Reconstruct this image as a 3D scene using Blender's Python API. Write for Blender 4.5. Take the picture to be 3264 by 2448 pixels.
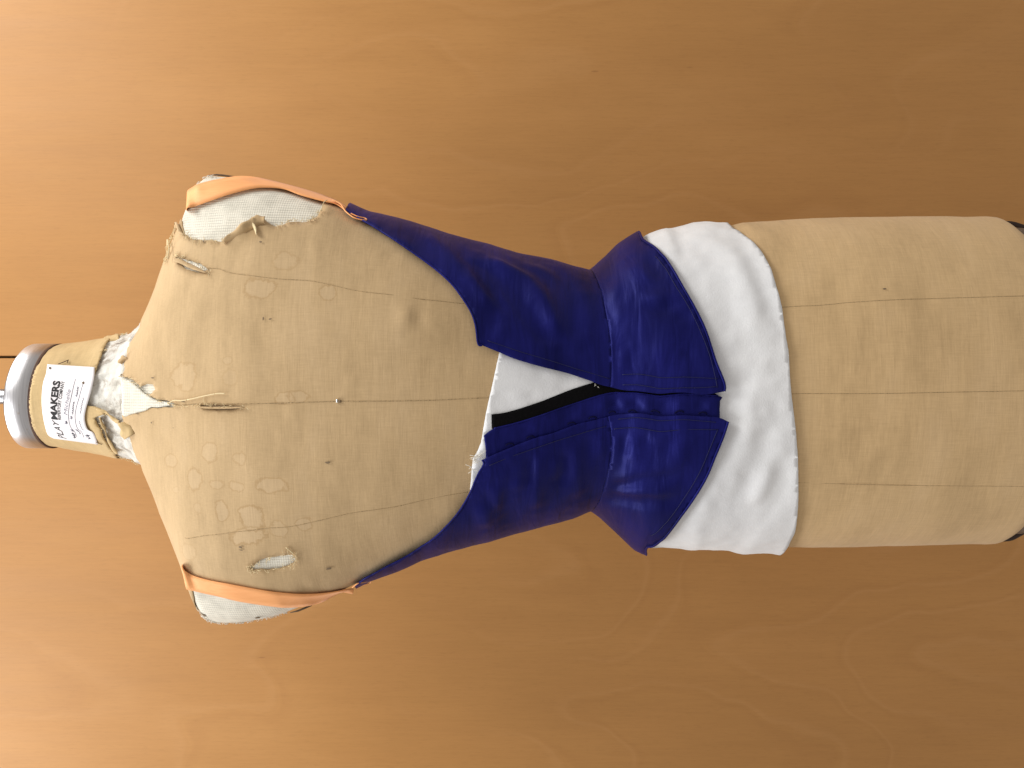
import bpy, bmesh, math, random
import numpy as np
from mathutils import Vector, Matrix, noise
from mathutils.bvhtree import BVHTree
from mathutils.geometry import delaunay_2d_cdt

for o in list(bpy.data.objects):
    bpy.data.objects.remove(o)
SC = bpy.context.scene
R = math.radians

# ------------------------------------------------------------------ camera
D, F, ZC = 0.90, 2804.0, 1.25          # distance to the form's axis (m), focal length (photo px), camera height
K = D / F
cam = bpy.data.cameras.new("camera")
cam.sensor_fit = 'HORIZONTAL'
cam.sensor_width = 36.0
cam.lens = 36.0 * F / 3264.0
cam.clip_start, cam.clip_end = 0.02, 60
camo = bpy.data.objects.new("camera", cam)
SC.collection.objects.link(camo)
# phone held on its side: picture left is up in the room
camo.matrix_world = Matrix(((0, 1, 0, 0), (0, 0, -1, -D), (-1, 0, 0, ZC), (0, 0, 0, 1)))
SC.camera = camo

# ------------------------------------------------------------------ light
world = bpy.data.worlds.new("World")
SC.world = world
world.use_nodes = True
world.node_tree.nodes["Background"].inputs[0].default_value = (1.0, 0.945, 0.89, 1)
world.node_tree.nodes["Background"].inputs[1].default_value = 0.52

def area(name, loc, target, sx, sy, power, col):
    l = bpy.data.lights.new(name, 'AREA')
    l.shape = 'RECTANGLE'; l.size = sx; l.size_y = sy; l.energy = power; l.color = col
    o = bpy.data.objects.new(name, l)
    SC.collection.objects.link(o)
    o.location = loc
    o.rotation_euler = (Vector(target) - Vector(loc)).to_track_quat('-Z', 'Y').to_euler()
    return o
area("ceiling_light_right", (0.86, -0.42, ZC + 1.24), (0.20, 0.0, ZC + 0.05), 1.1, 0.5, 20.0, (1.0, 0.99, 0.965))
area("ceiling_light_left", (-0.70, -0.42, ZC + 1.28), (-0.20, 0.0, ZC + 0.1), 1.1, 0.5, 17.0, (0.98, 0.99, 1.0))
SC.view_settings.view_transform = 'Standard'
SC.view_settings.look = 'None'
SC.view_settings.exposure = 0.0
SC.view_settings.gamma = 1.0
try:
    SC.cycles.use_denoising = True
    SC.cycles.max_bounces = 6; SC.cycles.diffuse_bounces = 3; SC.cycles.glossy_bounces = 3
except Exception:
    pass

# ------------------------------------------------------------------ node helpers
def lin(r, g, b):
    f = lambda c: (c / 255.0 / 12.92) if c / 255.0 <= 0.04045 else ((c / 255.0 + 0.055) / 1.055) ** 2.4
    return (f(r), f(g), f(b), 1.0)

class NT:
    def __init__(s, name):
        s.m = bpy.data.materials.new(name)
        s.m.use_nodes = True
        s.t = s.m.node_tree
        s.b = s.t.nodes["Principled BSDF"]
        s.g = s.t.nodes.new("ShaderNodeNewGeometry")
    def set(s, **k):
        for n, v in k.items():
            s.put(s.b.inputs[n.replace("_", " ")], v)
    def put(s, sock, v):
        if isinstance(v, bpy.types.NodeSocket):
            s.t.links.new(v, sock)
        else:
            sock.default_value = v
    @property
    def pos(s): return s.g.outputs["Position"]
    def mapping(s, vec, scale=(1, 1, 1), loc=(0, 0, 0), rot=(0, 0, 0)):
        n = s.t.nodes.new("ShaderNodeMapping")
        s.put(n.inputs[0], vec); s.put(n.inputs[1], loc); s.put(n.inputs[2], rot); s.put(n.inputs[3], scale)
        return n.outputs[0]
    def noise(s, vec, scale, detail=3, rough=0.5, dist=0.0):
        n = s.t.nodes.new("ShaderNodeTexNoise")
        s.put(n.inputs["Vector"], vec); s.put(n.inputs["Scale"], scale); s.put(n.inputs["Detail"], detail)
        s.put(n.inputs["Roughness"], rough); s.put(n.inputs["Distortion"], dist)
        return n.outputs[0]
    def noise3(s, vec, scale, detail=2):
        n = s.t.nodes.new("ShaderNodeTexNoise")
        s.put(n.inputs["Vector"], vec); s.put(n.inputs["Scale"], scale); s.put(n.inputs["Detail"], detail)
        return n.outputs[1]
    def voro(s, vec, scale, feature='F1'):
        n = s.t.nodes.new("ShaderNodeTexVoronoi"); n.feature = feature
        s.put(n.inputs["Vector"], vec); s.put(n.inputs["Scale"], scale)
        return n.outputs[0]
    def math(s, op, a, b=0.0, c=0.0, clamp=False):
        n = s.t.nodes.new("ShaderNodeMath"); n.operation = op; n.use_clamp = clamp
        s.put(n.inputs[0], a); s.put(n.inputs[1], b); s.put(n.inputs[2], c)
        return n.outputs[0]
    def vmath(s, op, a, b=(0, 0, 0)):
        n = s.t.nodes.new("ShaderNodeVectorMath"); n.operation = op
        s.put(n.inputs[0], a); s.put(n.inputs[1], b)
        return n.outputs[1] if op in ('LENGTH', 'DISTANCE', 'DOT_PRODUCT') else n.outputs[0]
    def sep(s, vec):
        n = s.t.nodes.new("ShaderNodeSeparateXYZ"); s.put(n.inputs[0], vec)
        return n.outputs
    def ramp(s, fac, stops, interp='LINEAR'):
        n = s.t.nodes.new("ShaderNodeValToRGB"); n.color_ramp.interpolation = interp
        e = n.color_ramp.elements
        while len(e) < len(stops): e.new(0.5)
        for i, (p, c) in enumerate(stops):
            e[i].position = p
            e[i].color = c if len(c) == 4 else (*c, 1)
        s.put(n.inputs[0], fac)
        return n.outputs[0]
    def sstep(s, v, a, b):
        n = s.t.nodes.new("ShaderNodeMapRange"); n.interpolation_type = 'SMOOTHSTEP'
        s.put(n.inputs[0], v); s.put(n.inputs[1], a); s.put(n.inputs[2], b)
        return n.outputs[0]
    def mix(s, fac, a, b, blend='MIX'):
        n = s.t.nodes.new("ShaderNodeMix"); n.data_type = 'RGBA'; n.blend_type = blend
        s.put(n.inputs[0], fac); s.put(n.inputs[6], a); s.put(n.inputs[7], b)
        return n.outputs[2]
    def bump(s, h, strength=0.3, dist=0.001):
        n = s.t.nodes.new("ShaderNodeBump")
        s.put(n.inputs["Strength"], strength); s.put(n.inputs["Distance"], dist); s.put(n.inputs["Height"], h)
        s.t.links.new(n.outputs[0], s.b.inputs["Normal"])

# ------------------------------------------------------------------ the body: rings tabulated by height
# column = photo px column of the ring seen at the axis depth; outline rows measured left and right
# (column, row) of the right and left outline; front depth, back depth and squareness by column
TOPK = np.array([(40, 1097), (190, 1097), (276, 1090), (345, 1084), (397, 1071), (438, 1062), (476, 1033), (499, 1003), (517, 966), (543, 900), (558, 862), (573, 812), (597, 740), (614, 705), (630, 668), (643, 622), (660, 588), (673, 564), (692, 559), (739, 564), (795, 570), (860, 582), (914, 596), (986, 620), (1059, 642), (1110, 654), (1185, 677), (1276, 702), (1346, 725), (1425, 752), (1553, 785), (1651, 815), (1749, 834), (1814, 851), (1866, 863), (1884, 863), (1922, 831), (1987, 776), (2047, 747), (2110, 732), (2200, 724), (2330, 715), (2435, 709), (2567, 700), (2719, 696), (2856, 695), (3083, 695), (3110, 694), (3128, 706), (3140, 722)], float)
BOTK = np.array([(40, 1427), (190, 1427), (276, 1438), (345, 1444), (397, 1455), (438, 1463), (476, 1482), (499, 1508), (517, 1541), (543, 1605), (558, 1645), (573, 1695), (597, 1757), (614, 1800), (630, 1835), (643, 1876), (660, 1930), (673, 1958), (692, 1984), (739, 1985), (795, 1982), (860, 1970), (914, 1955), (986, 1926), (1059, 1891), (1110, 1876), (1185, 1848), (1276, 1809), (1346, 1777), (1425, 1750), (1553, 1719), (1651, 1690), (1749, 1664), (1814, 1646), (1866, 1627), (1884, 1625), (1922, 1650), (1987, 1703), (2047, 1750), (2110, 1743), (2200, 1747), (2330, 1748), (2435, 1739), (2567, 1741), (2719, 1738), (2856, 1735), (3083, 1730), (3110, 1733), (3128, 1722), (3140, 1706)], float)
BFK = np.array([[40.0, 0.053], [190.0, 0.053], [345.0, 0.056], [385.0, 0.0585], [440.0, 0.0635], [520.0, 0.0735], [600.0, 0.084], [700.0, 0.0965], [800.0, 0.107], [900.0, 0.1135], [1000.0, 0.1163], [1100.0, 0.1176], [1200.0, 0.118], [1330.0, 0.118], [1425.0, 0.1175], [1553.0, 0.1148], [1651.0, 0.111], [1749.0, 0.106], [1866.0, 0.1015], [1884.0, 0.101], [1922.0, 0.103], [1987.0, 0.108], [2047.0, 0.112], [2110.0, 0.115], [2200.0, 0.118], [2330.0, 0.1215], [2567.0, 0.1245], [2719.0, 0.125], [3083.0, 0.1225], [3160.0, 0.12]], float)
BBK = np.array([[40.0, 0.053], [345.0, 0.056], [440.0, 0.06], [520.0, 0.065], [600.0, 0.075], [700.0, 0.088], [800.0, 0.096], [1000.0, 0.1], [1276.0, 0.097], [1553.0, 0.088], [1884.0, 0.08], [1987.0, 0.093], [2047.0, 0.1], [2200.0, 0.11], [2567.0, 0.12], [3160.0, 0.115]], float)
NK = np.array([[40.0, 2.0], [440.0, 2.0], [520.0, 2.1], [620.0, 2.2], [733.0, 2.35], [986.0, 2.45], [1276.0, 2.4], [1553.0, 2.3], [1884.0, 2.2], [2330.0, 2.35], [3160.0, 2.3]], float)
XS = np.arange(30, 3241.0)
def _tab(kn, sig=9):
    v = np.interp(XS, kn[:, 0], kn[:, 1])
    k = np.exp(-0.5 * (np.arange(-30, 31) / sig) ** 2); k /= k.sum()
    p = np.pad(v, 30, mode='edge')
    return np.convolve(p, k, 'valid')
# cloth worn over the form takes a few millimetres off the measured outline
INSET = np.interp(XS, [30, 1080, 1180, 2040, 2070, 2310, 2345, 3240], [5, 5, 21, 21, 15, 13, 5, 5])
T_TOP = _tab(TOPK, 7) + INSET
T_BOT = _tab(BOTK, 7) - INSET
T_BF, T_BB, T_N = _tab(BFK, 14), _tab(BBK, 14), _tab(NK, 14)
T_CX = -((T_TOP + T_BOT) / 2 - 1224) * K
T_A = (T_BOT - T_TOP) / 2 * K * np.sqrt(D * D - T_BF ** 2) / D
R0 = 0.15

def zx(x): return ZC + (1632.0 - x) * K        # height of a photo column at the axis depth
def xz(z): return 1632.0 - (z - ZC) / K
ZTOP, ZBOT = zx(40), zx(3140)

def body(th, z):
    th = np.asarray(th, float); z = np.asarray(z, float)
    x = xz(z)
    c, s = np.cos(th), np.sin(th)
    xe = x - 34.0 * np.clip(c, 0, 1) ** 1.5 * np.exp(-((x - 1900) / 170.0) ** 2)   # waist dips towards the front
    a = np.interp(xe, XS, T_A); bf = np.interp(xe, XS, T_BF); bb = np.interp(xe, XS, T_BB)
    n = np.interp(x, XS, T_N); cx = np.interp(x, XS, T_CX)
    b = np.where(c > 0, bf, bb)
    r = (np.abs(s / a) ** n + np.abs(c / b) ** n) ** (-1.0 / n)
    for t0 in (-0.60, 0.56):
        r = r + 0.0035 * np.exp(-((th - t0) / 0.36) ** 2 - ((x - 1270) / 190.0) ** 2)
    # shallow hollow under the shoulder caps
    return np.stack([cx + r * s, -r * c, z + 0 * r], -1)

def normal(th, z):
    e = 0.004; ez = 0.0012
    dt = body(th + e, z) - body(th - e, z)
    dz = body(th, z + ez) - body(th, z - ez)
    n = np.cross(dt, dz)
    n /= np.linalg.norm(n, axis=-1, keepdims=True) + 1e-12
    return n

def surf(th, z, h):
    th = np.asarray(th, float); z = np.asarray(z, float)
    return body(th, z) + normal(th, z) * np.asarray(h)[..., None]

_bvh = {}
def bvh(h):
    h = round(h, 4)
    if h not in _bvh:
        ths = np.linspace(-math.pi, math.pi, 241); zs = np.linspace(ZBOT, ZTOP, 520)
        TT, ZZ = np.meshgrid(ths, zs)
        P = surf(TT, ZZ, np.full(TT.shape, h)).reshape(-1, 3)
        nt = len(ths); q = []
        for j in range(len(zs) - 1):
            for i in range(nt - 1):
                k = j * nt + i
                q.append((k, k + 1, k + nt + 1, k + nt))
        _bvh[h] = BVHTree.FromPolygons([tuple(p) for p in P], q)
    return _bvh[h]

CAMP = Vector((0, -D, ZC))
def unproj(px, py, Y):
    t = (Y + D) / F
    return Vector((-(py - 1224) * t, Y, ZC + (1632 - px) * t))

def hit3(px, py, h=0.002):
    d = (unproj(px, py, 0.0) - CAMP).normalized()
    loc, nor, idx, dist = bvh(h).ray_cast(CAMP, d)
    if loc is None:
        p = unproj(px, py, -0.015)
        near, nn, _, _ = bvh(h).find_nearest(p)
        p = unproj(px, py, near.y)
        return p, nn, False
    return loc, nor, True

def tz_of(p):
    cx = float(np.interp(xz(p.z), XS, T_CX))
    return math.atan2(p.x - cx, -p.y), p.z

def P(pts, h=0.002):
    """photo px (or ('S', column, degrees) for a spot on the unseen side) -> (angle, height) on the body"""
    out = []
    for p in pts:
        if p[0] == 'S':
            out.append((R(p[2]), zx(p[1])))
        else:
            out.append(tz_of(hit3(p[0], p[1], h)[0]))
    return out

def q2(tz): return np.array([(t * R0, z) for t, z in tz])

def densify(pts, step, closed=True, jag=0.0, seed=0, jscale=0.004):
    pts = np.asarray(pts, float); out = []
    n = len(pts)
    for i in range(n if closed else n - 1):
        a, b = pts[i], pts[(i + 1) % n]
        L = np.linalg.norm(b - a)
        m = max(1, int(math.ceil(L / step)))
        for k in range(m):
            out.append(a + (b - a) * k / m)
    if not closed: out.append(pts[-1])
    out = np.array(out)
    if jag:
        for p in out:
            v = Vector((p[0] / jscale, p[1] / jscale, seed * 7.3))
            w = noise.noise_vector(v) + 0.7 * noise.noise_vector(v * 2.7)
            p[0] += w.x * jag; p[1] += w.y * jag
    return out

def inside(pts, poly):
    x, y = pts[:, 0], pts[:, 1]; r = np.zeros(len(pts), bool); n = len(poly); j = n - 1
    for i in range(n):
        xi, yi = poly[i]; xj, yj = poly[j]
        c = ((yi > y) != (yj > y)) & (x < (xj - xi) * (y - yi) / (yj - yi + 1e-15) + xi)
        r ^= c; j = i
    return r

def dist_poly(pts, line):
    d = np.full(len(pts), 1e9)
    for a, b in zip(line[:-1], line[1:]):
        ab = b - a; t = np.clip(((pts - a) @ ab) / (ab @ ab + 1e-15), 0, 1)
        d = np.minimum(d, np.linalg.norm(pts - a - t[:, None] * ab, axis=1))
    return d

def smooth_line(pts, k=6):
    pts = np.asarray(pts, float)
    if len(pts) < 3: return pts
    out = []
    n = len(pts)
    for i in range(n - 1):
        p0, p1, p2, p3 = pts[max(i - 1, 0)], pts[i], pts[i + 1], pts[min(i + 2, n - 1)]
        for s in range(k):
            t = s / k
            out.append(0.5 * ((2 * p1) + (-p0 + p2) * t + (2 * p0 - 5 * p1 + 4 * p2 - p3) * t * t + (-p0 + 3 * p1 - 3 * p2 + p3) * t ** 3))
    out.append(pts[-1])
    return np.array(out)

# ------------------------------------------------------------------ object helpers
def link(o, parent=None):
    SC.collection.objects.link(o)
    if parent: o.parent = parent
    return o

def tag(o, label=None, cat=None, group=None, kind=None):
    if label: o["label"] = label
    if cat: o["category"] = cat
    if group: o["group"] = group
    if kind: o["kind"] = kind
    return o

def empty(name, loc=(0, 0, 0)):
    return link(bpy.data.objects.new(name, None))

def mesh(name, verts, faces, mat, parent=None, smooth=True):
    me = bpy.data.meshes.new(name)
    me.from_pydata([tuple(v) for v in verts], [], [tuple(f) for f in faces])
    me.validate()
    if smooth:
        me.polygons.foreach_set("use_smooth", [True] * len(me.polygons))
    me.materials.append(mat)
    return link(bpy.data.objects.new(name, me), parent)

def solid(o, t, off=-1.0):
    m = o.modifiers.new("thickness", 'SOLIDIFY'); m.thickness = t; m.offset = off
    return o

def fbm(p, sc, seed=0.0):
    v = Vector((p[0] * sc + seed, p[1] * sc - seed * 1.7, p[2] * sc + seed * 0.6))
    return noise.noise(v) + 0.5 * noise.noise(v * 2.1) + 0.25 * noise.noise(v * 4.3)

def sheet(name, outer, mat, parent, h, holes=(), step=0.0045, back_step=0.014, ridges=(), thick=0.0012,
          jag=0.0, seed=1, rough=0.0, rough_scale=40, edge=0.0025, extra=None, lo=None, hi=None, nseed=None, fade=None):
    """cloth cut to an outline in (angle, height), laid h metres off the body, with folds"""
    rng = np.random.RandomState(seed)
    outer_d = densify(q2(outer), edge, True, jag, seed)
    hole_d = [densify(q2(hh), edge, True, max(jag, 0.0006), seed + 3 + i) for i, hh in enumerate(holes)]
    mn, mx = outer_d.min(0), outer_d.max(0)
    pts = []
    row = 0; z = mn[1]
    while z < mx[1]:
        q = mn[0] + (step / 2 if row % 2 else 0)
        while q < mx[0]:
            if abs(q) > R0 * 2.0:
                if row % 3 == 0 and (int((q - mn[0]) / step) % 3 == 0): pts.append((q, z))
            else:
                pts.append((q, z))
            q += step
        z += step * 0.87; row += 1
    pts = np.array(pts) + rng.uniform(-0.12, 0.12, (len(pts), 2)) * step
    keep = inside(pts, outer_d)
    rings = [outer_d] + hole_d
    for hd in hole_d: keep &= ~inside(pts, hd)
    pts = pts[keep]
    for rg in rings:
        dd = dist_poly(pts, np.vstack([rg, rg[:1]])) if len(rg) < 400 else None
        if dd is None:
            # coarse near test for long outlines
            dd = np.full(len(pts), 1e9)
            for i in range(0, len(rg), 200):
                seg = rg[i:i + 201]
                c0, c1 = seg.min(0) - step, seg.max(0) + step
                m = ((pts >= c0) & (pts <= c1)).all(1)
                if m.any():
                    d0 = np.min(np.linalg.norm(pts[m][:, None, :] - seg[None], axis=2), axis=1)
                    dd[m] = np.minimum(dd[m], d0)
        pts = pts[dd > step * 0.35]
    verts = []; edges = []
    for rg in rings:
        o = len(verts); n = len(rg)
        verts += [tuple(p) for p in rg]
        edges += [(o + i, o + (i + 1) % n) for i in range(n)]
    verts += [tuple(p) for p in pts]
    res = delaunay_2d_cdt([Vector(v) for v in verts], edges, [], 0, 1e-7)
    v2 = np.array([(v.x, v.y) for v in res[0]]); fc = [tuple(f) for f in res[2]]
    cen = np.array([v2[list(f)].mean(0) for f in fc])
    ok = inside(cen, outer_d)
    for hd in hole_d: ok &= ~inside(cen, hd)
    fc = [f for f, k in zip(fc, ok) if k]
    used = sorted({i for f in fc for i in f}); rem = {u: i for i, u in enumerate(used)}
    v2 = v2[used]; fc = [tuple(rem[i] for i in f) for f in fc]
    th, zz = v2[:, 0] / R0, v2[:, 1]
    hh = h(th, zz) if callable(h) else np.full(len(th), h)
    base = body(th, zz)
    for line, w, amp in ridges:
        L = smooth_line(q2(line))
        dd = dist_poly(v2, L)
        # taper towards the ends of the fold
        e0 = np.linalg.norm(v2 - L[0], axis=1); e1 = np.linalg.norm(v2 - L[-1], axis=1)
        tl = np.clip(np.minimum(e0, e1) / (2.2 * w), 0.12, 1)
        hh = hh + amp * np.exp(-(dd / w) ** 2) * tl
    if rough:
        hh = hh + np.array([fbm(p, rough_scale, seed if nseed is None else nseed) for p in base]) * rough
    if extra is not None:
        hh = hh + extra(v2, th, zz)
    if fade is not None:
        h0 = h(th, zz) if callable(h) else np.full(len(th), h)
        kf = np.clip(dist_poly(v2, q2(fade)) / 0.014, 0, 1); kf = kf * kf * (3 - 2 * kf)
        hh = h0 + (hh - h0) * kf
    if lo is not None: hh = np.maximum(hh, lo(th, zz) if callable(lo) else lo)
    if hi is not None: hh = np.minimum(hh, hi(th, zz) if callable(hi) else hi)
    P3 = base + normal(th, zz) * hh[:, None]
    # outward winding
    n0 = np.cross(P3[[f[1] for f in fc]] - P3[[f[0] for f in fc]], P3[[f[2] for f in fc]] - P3[[f[0] for f in fc]])
    nb = normal(th, zz)[[f[0] for f in fc]]
    flip = (n0 * nb).sum(1) < 0
    fc = [f[::-1] if k else f for f, k in zip(fc, flip)]
    o = mesh(name, P3, fc, mat, parent)
    if thick: solid(o, thick)
    return o

def tube(name, pts, r, mat, parent=None, sides=6, closed=False):
    pts = [Vector(p) for p in pts]
    V = []; Fc = []
    n = len(pts); up = Vector((0.13, -0.95, 0.27)).normalized()
    for i, p in enumerate(pts):
        t = (pts[min(i + 1, n - 1)] - pts[max(i - 1, 0)])
        t = t.normalized() if t.length > 1e-9 else Vector((0, 0, 1))
        a = t.cross(up)
        if a.length < 1e-4: a = t.cross(Vector((1, 0, 0)))
        a.normalize(); b = t.cross(a)
        rr = r[i] if hasattr(r, '__len__') else r
        for k in range(sides):
            an = 2 * math.pi * k / sides
            V.append(p + (a * math.cos(an) + b * math.sin(an)) * rr)
    for i in range(n - 1):
        for k in range(sides):
            Fc.append((i * sides + k, i * sides + (k + 1) % sides, (i + 1) * sides + (k + 1) % sides, (i + 1) * sides + k))
    Fc.append(tuple(range(sides))[::-1]); Fc.append(tuple((n - 1) * sides + k for k in range(sides)))
    if name is None: return V, Fc
    return mesh(name, V, Fc, mat, parent)

def tubes(name, many, mat, parent, sides=4):
    V = []; Fc = []
    for pts, r in many:
        v, f = tube(None, pts, r, None, sides=sides)
        o = len(V); V += v; Fc += [tuple(i + o for i in q) for q in f]
    return mesh(name, V, Fc, mat, parent)

def line3(px_pts, h, k=6, lift=0.0):
    """smooth line of photo px laid on the body at height h"""
    tz = P(px_pts, h)
    L = smooth_line(q2(tz), k)
    return [tuple(p) for p in surf(L[:, 0] / R0, L[:, 1], np.full(len(L), h + lift))]

# ------------------------------------------------------------------ materials
def mat_linen(name="aged_linen", stains=True, base=(0.555, 0.388, 0.206)):
    n = NT(name)
    p = n.pos
    big = n.noise(n.mapping(p, (1, 1, 2.2)), 10, 5, 0.62)
    warp = n.noise(n.mapping(p, (900, 900, 60)), 1, 2, 0.6)
    weft = n.noise(n.mapping(p, (60, 60, 900)), 1, 2, 0.6)
    slub = n.noise(n.mapping(p, (18, 18, 260)), 1, 3, 0.6)
    fleck = n.noise(p, 420, 3, 0.6)
    col = n.ramp(big, [(0.25, (base[0] * .80, base[1] * .79, base[2] * .77)), (0.5, base), (0.78, (base[0] * 1.06, base[1] * 1.08, base[2] * 1.14))])
    w = n.math('MULTIPLY_ADD', n.math('ADD', warp, weft), 0.5, 0.0)
    w = n.math('ADD', w, n.math('MULTIPLY', slub, 0.35))
    col = n.mix(0.30, col, n.ramp(w, [(0.42, (0.45, 0.43, 0.40)), (0.85, (1.0, 1.0, 1.0))]), 'MULTIPLY')
    col = n.mix(n.math('MULTIPLY', n.sstep(fleck, 0.70, 0.80), 0.35), col, (base[0] * .45, base[1] * .40, base[2] * .35, 1))
    if stains:
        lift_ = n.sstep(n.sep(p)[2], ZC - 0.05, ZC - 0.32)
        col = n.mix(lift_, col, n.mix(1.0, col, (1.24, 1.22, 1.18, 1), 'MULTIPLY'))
        wob = n.noise(p, 75, 4, 0.68)
        ring_all = None; in_all = None
        for (px, py, rx, ry, amt) in STAINS:
            c, nn, ok = hit3(px, py, 0.002)
            v = n.vmath('MULTIPLY', n.vmath('SUBTRACT', p, tuple(c)), (1 / (ry * K * .86), 8.0, 1 / (rx * K * .86)))
            d = n.math('ADD', n.vmath('LENGTH', v), n.math('MULTIPLY_ADD', wob, 1.9, -0.95))
            ring = n.math('MULTIPLY', n.math('MULTIPLY', n.sstep(d, 0.76, 0.98), n.sstep(d, 1.16, 1.0)), amt)
            ins = n.math('MULTIPLY', n.sstep(d, 1.0, 0.75), amt)
            ring_all = ring if ring_all is None else n.math('MAXIMUM', ring_all, ring)
            in_all = ins if in_all is None else n.math('MAXIMUM', in_all, ins)
        col = n.mix(n.math('MULTIPLY', in_all, 0.22), col, (base[0] * 1.12, base[1] * 1.2, base[2] * 1.42, 1))
        col = n.mix(n.math('MULTIPLY', ring_all, 0.36), col, (base[0] * .62, base[1] * .52, base[2] * .38, 1))
    n.set(Base_Color=col, Roughness=0.78, Sheen_Weight=0.12)
    n.b.inputs["Specular IOR Level"].default_value = 0.25
    cr = n.noise(n.mapping(p, (16, 16, 55)), 1, 3, 0.55, 0.8)
    b1 = n.t.nodes.new("ShaderNodeBump"); b1.inputs["Strength"].default_value = 0.10; b1.inputs["Distance"].default_value = 0.004
    n.put(b1.inputs["Height"], cr)
    b2 = n.t.nodes.new("ShaderNodeBump"); b2.inputs["Strength"].default_value = 0.35; b2.inputs["Distance"].default_value = 0.0006
    n.put(b2.inputs["Height"], n.math('ADD', w, n.math('MULTIPLY', big, 0.8))); n.put(b2.inputs["Normal"], b1.outputs[0])
    n.put(n.b.inputs["Normal"], b2.outputs[0])
    return n.m

def mat_knit():
    n = NT("white_rib_knit")
    p = n.pos
    s = n.sep(n.vmath('ADD', p, n.vmath('MULTIPLY', n.vmath('SUBTRACT', n.mapping(p), p), (0, 0, 0))))
    wob = n.noise(p, 35, 2, 0.5)
    ph = n.math('ADD', n.math('MULTIPLY', s[0], 2 * math.pi / 0.0027), n.math('MULTIPLY', wob, 3.0))
    rib = n.math('MULTIPLY_ADD', n.math('SINE', ph), 0.5, 0.5)
    st = n.math('MULTIPLY_ADD', n.math('SINE', n.math('MULTIPLY', s[2], 2 * math.pi / 0.0021)), 0.5, 0.5)
    dash = n.noise(n.mapping(p, (60, 60, 160)), 1, 2, 0.6)
    g = n.math('MULTIPLY', n.sstep(rib, 0.35, 0.02), n.sstep(dash, 0.30, 0.62))
    dirt = n.noise(p, 45, 4, 0.6)
    col = n.ramp(dirt, [(0.3, (0.60, 0.57, 0.48)), (0.55, (0.76, 0.72, 0.61)), (0.8, (0.80, 0.77, 0.67))])
    col = n.mix(n.math('MULTIPLY', g, 0.42), col, (0.30, 0.28, 0.24, 1))
    n.set(Base_Color=col, Roughness=0.9, Sheen_Weight=0.15)
    n.bump(n.math('ADD', rib, n.math('MULTIPLY', st, 0.35)), 0.6, 0.0006)
    return n.m

def mat_batting():
    n = NT("soiled_cotton_batting")
    p = n.pos
    a = n.noise(p, 70, 5, 0.65, 0.6)
    b = n.noise(p, 38, 3, 0.5)
    col = n.ramp(a, [(0.34, (0.13, 0.095, 0.07)), (0.44, (0.45, 0.40, 0.34)), (0.53, (0.68, 0.66, 0.61)), (0.72, (0.80, 0.78, 0.73))])
    x = n.sep(p)[0]
    col = n.mix(n.math('MULTIPLY', n.sstep(b, 0.42, 0.62), 0.75), col, (0.72, 0.69, 0.61, 1))
    n.set(Base_Color=col, Roughness=0.95, Sheen_Weight=0.3)
    n.bump(n.noise(p, 260, 4, 0.7), 0.8, 0.0012)
    return n.m

def mat_white():
    n = NT("white_cotton_flannel")
    p = n.pos
    a = n.noise(p, 14, 4, 0.55); f = n.noise(p, 700, 3, 0.6); fz = n.noise(p, 120, 3, 0.6)
    col = n.ramp(a, [(0.3, (0.77, 0.775, 0.79)), (0.7, (0.84, 0.845, 0.855))])
    col = n.mix(0.22, col, n.ramp(fz, [(0.35, (0.8, 0.8, 0.81)), (0.7, (1, 1, 1))]), 'MULTIPLY')
    n.set(Base_Color=col, Roughness=0.95, Sheen_Weight=0.35)
    n.b.inputs["Specular IOR Level"].default_value = 0.1
    n.bump(n.math('ADD', f, n.math('MULTIPLY', fz, 0.8)), 0.4, 0.0006)
    return n.m

def mat_blue(name="royal_blue_silk", k=1.0):
    n = NT(name)
    p = n.pos
    weft = n.noise(n.mapping(p, (45, 45, 1000)), 1, 2, 0.6)
    warp = n.noise(n.mapping(p, (1000, 1000, 45)), 1, 2, 0.6)
    slub = n.noise(n.mapping(p, (9, 9, 170)), 1, 3, 0.6)
    crease = n.noise(n.mapping(p, (17, 17, 70)), 1, 2.5, 0.5, 0.6)
    big = n.noise(n.mapping(p, (12, 12, 30)), 1, 2, 0.5)
    w = n.math('ADD', n.math('MULTIPLY', n.math('ADD', weft, warp), 0.5), n.math('MULTIPLY', slub, 0.45))
    col = n.ramp(big, [(0.32, (0.0048 * k, 0.0048 * k, 0.050 * k)), (0.66, (0.0095 * k, 0.0098 * k, 0.100 * k))])
    col = n.mix(0.30, col, n.ramp(w, [(0.5, (0.45, 0.45, 0.5)), (0.95, (1.1, 1.1, 1.1))]), 'MULTIPLY')
    n.set(Base_Color=col, Roughness=n.math('MULTIPLY_ADD', w, 0.15, 0.34))
    n.b.inputs["Specular IOR Level"].default_value = 0.36
    n.b.inputs["Specular Tint"].default_value = (0.16, 0.19, 1.0, 1)
    n.b.inputs["Sheen Weight"].default_value = 0.06
    n.b.inputs["Sheen Tint"].default_value = (0.15, 0.18, 0.9, 1)
    b1 = n.t.nodes.new("ShaderNodeBump")
    b1.inputs["Strength"].default_value = 0.40; b1.inputs["Distance"].default_value = 0.006
    n.put(b1.inputs["Height"], crease)
    b2 = n.t.nodes.new("ShaderNodeBump")
    b2.inputs["Strength"].default_value = 0.25; b2.inputs["Distance"].default_value = 0.0005
    n.put(b2.inputs["Height"], w); n.put(b2.inputs["Normal"], b1.outputs[0])
    n.put(n.b.inputs["Normal"], b2.outputs[0])
    return n.m

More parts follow.
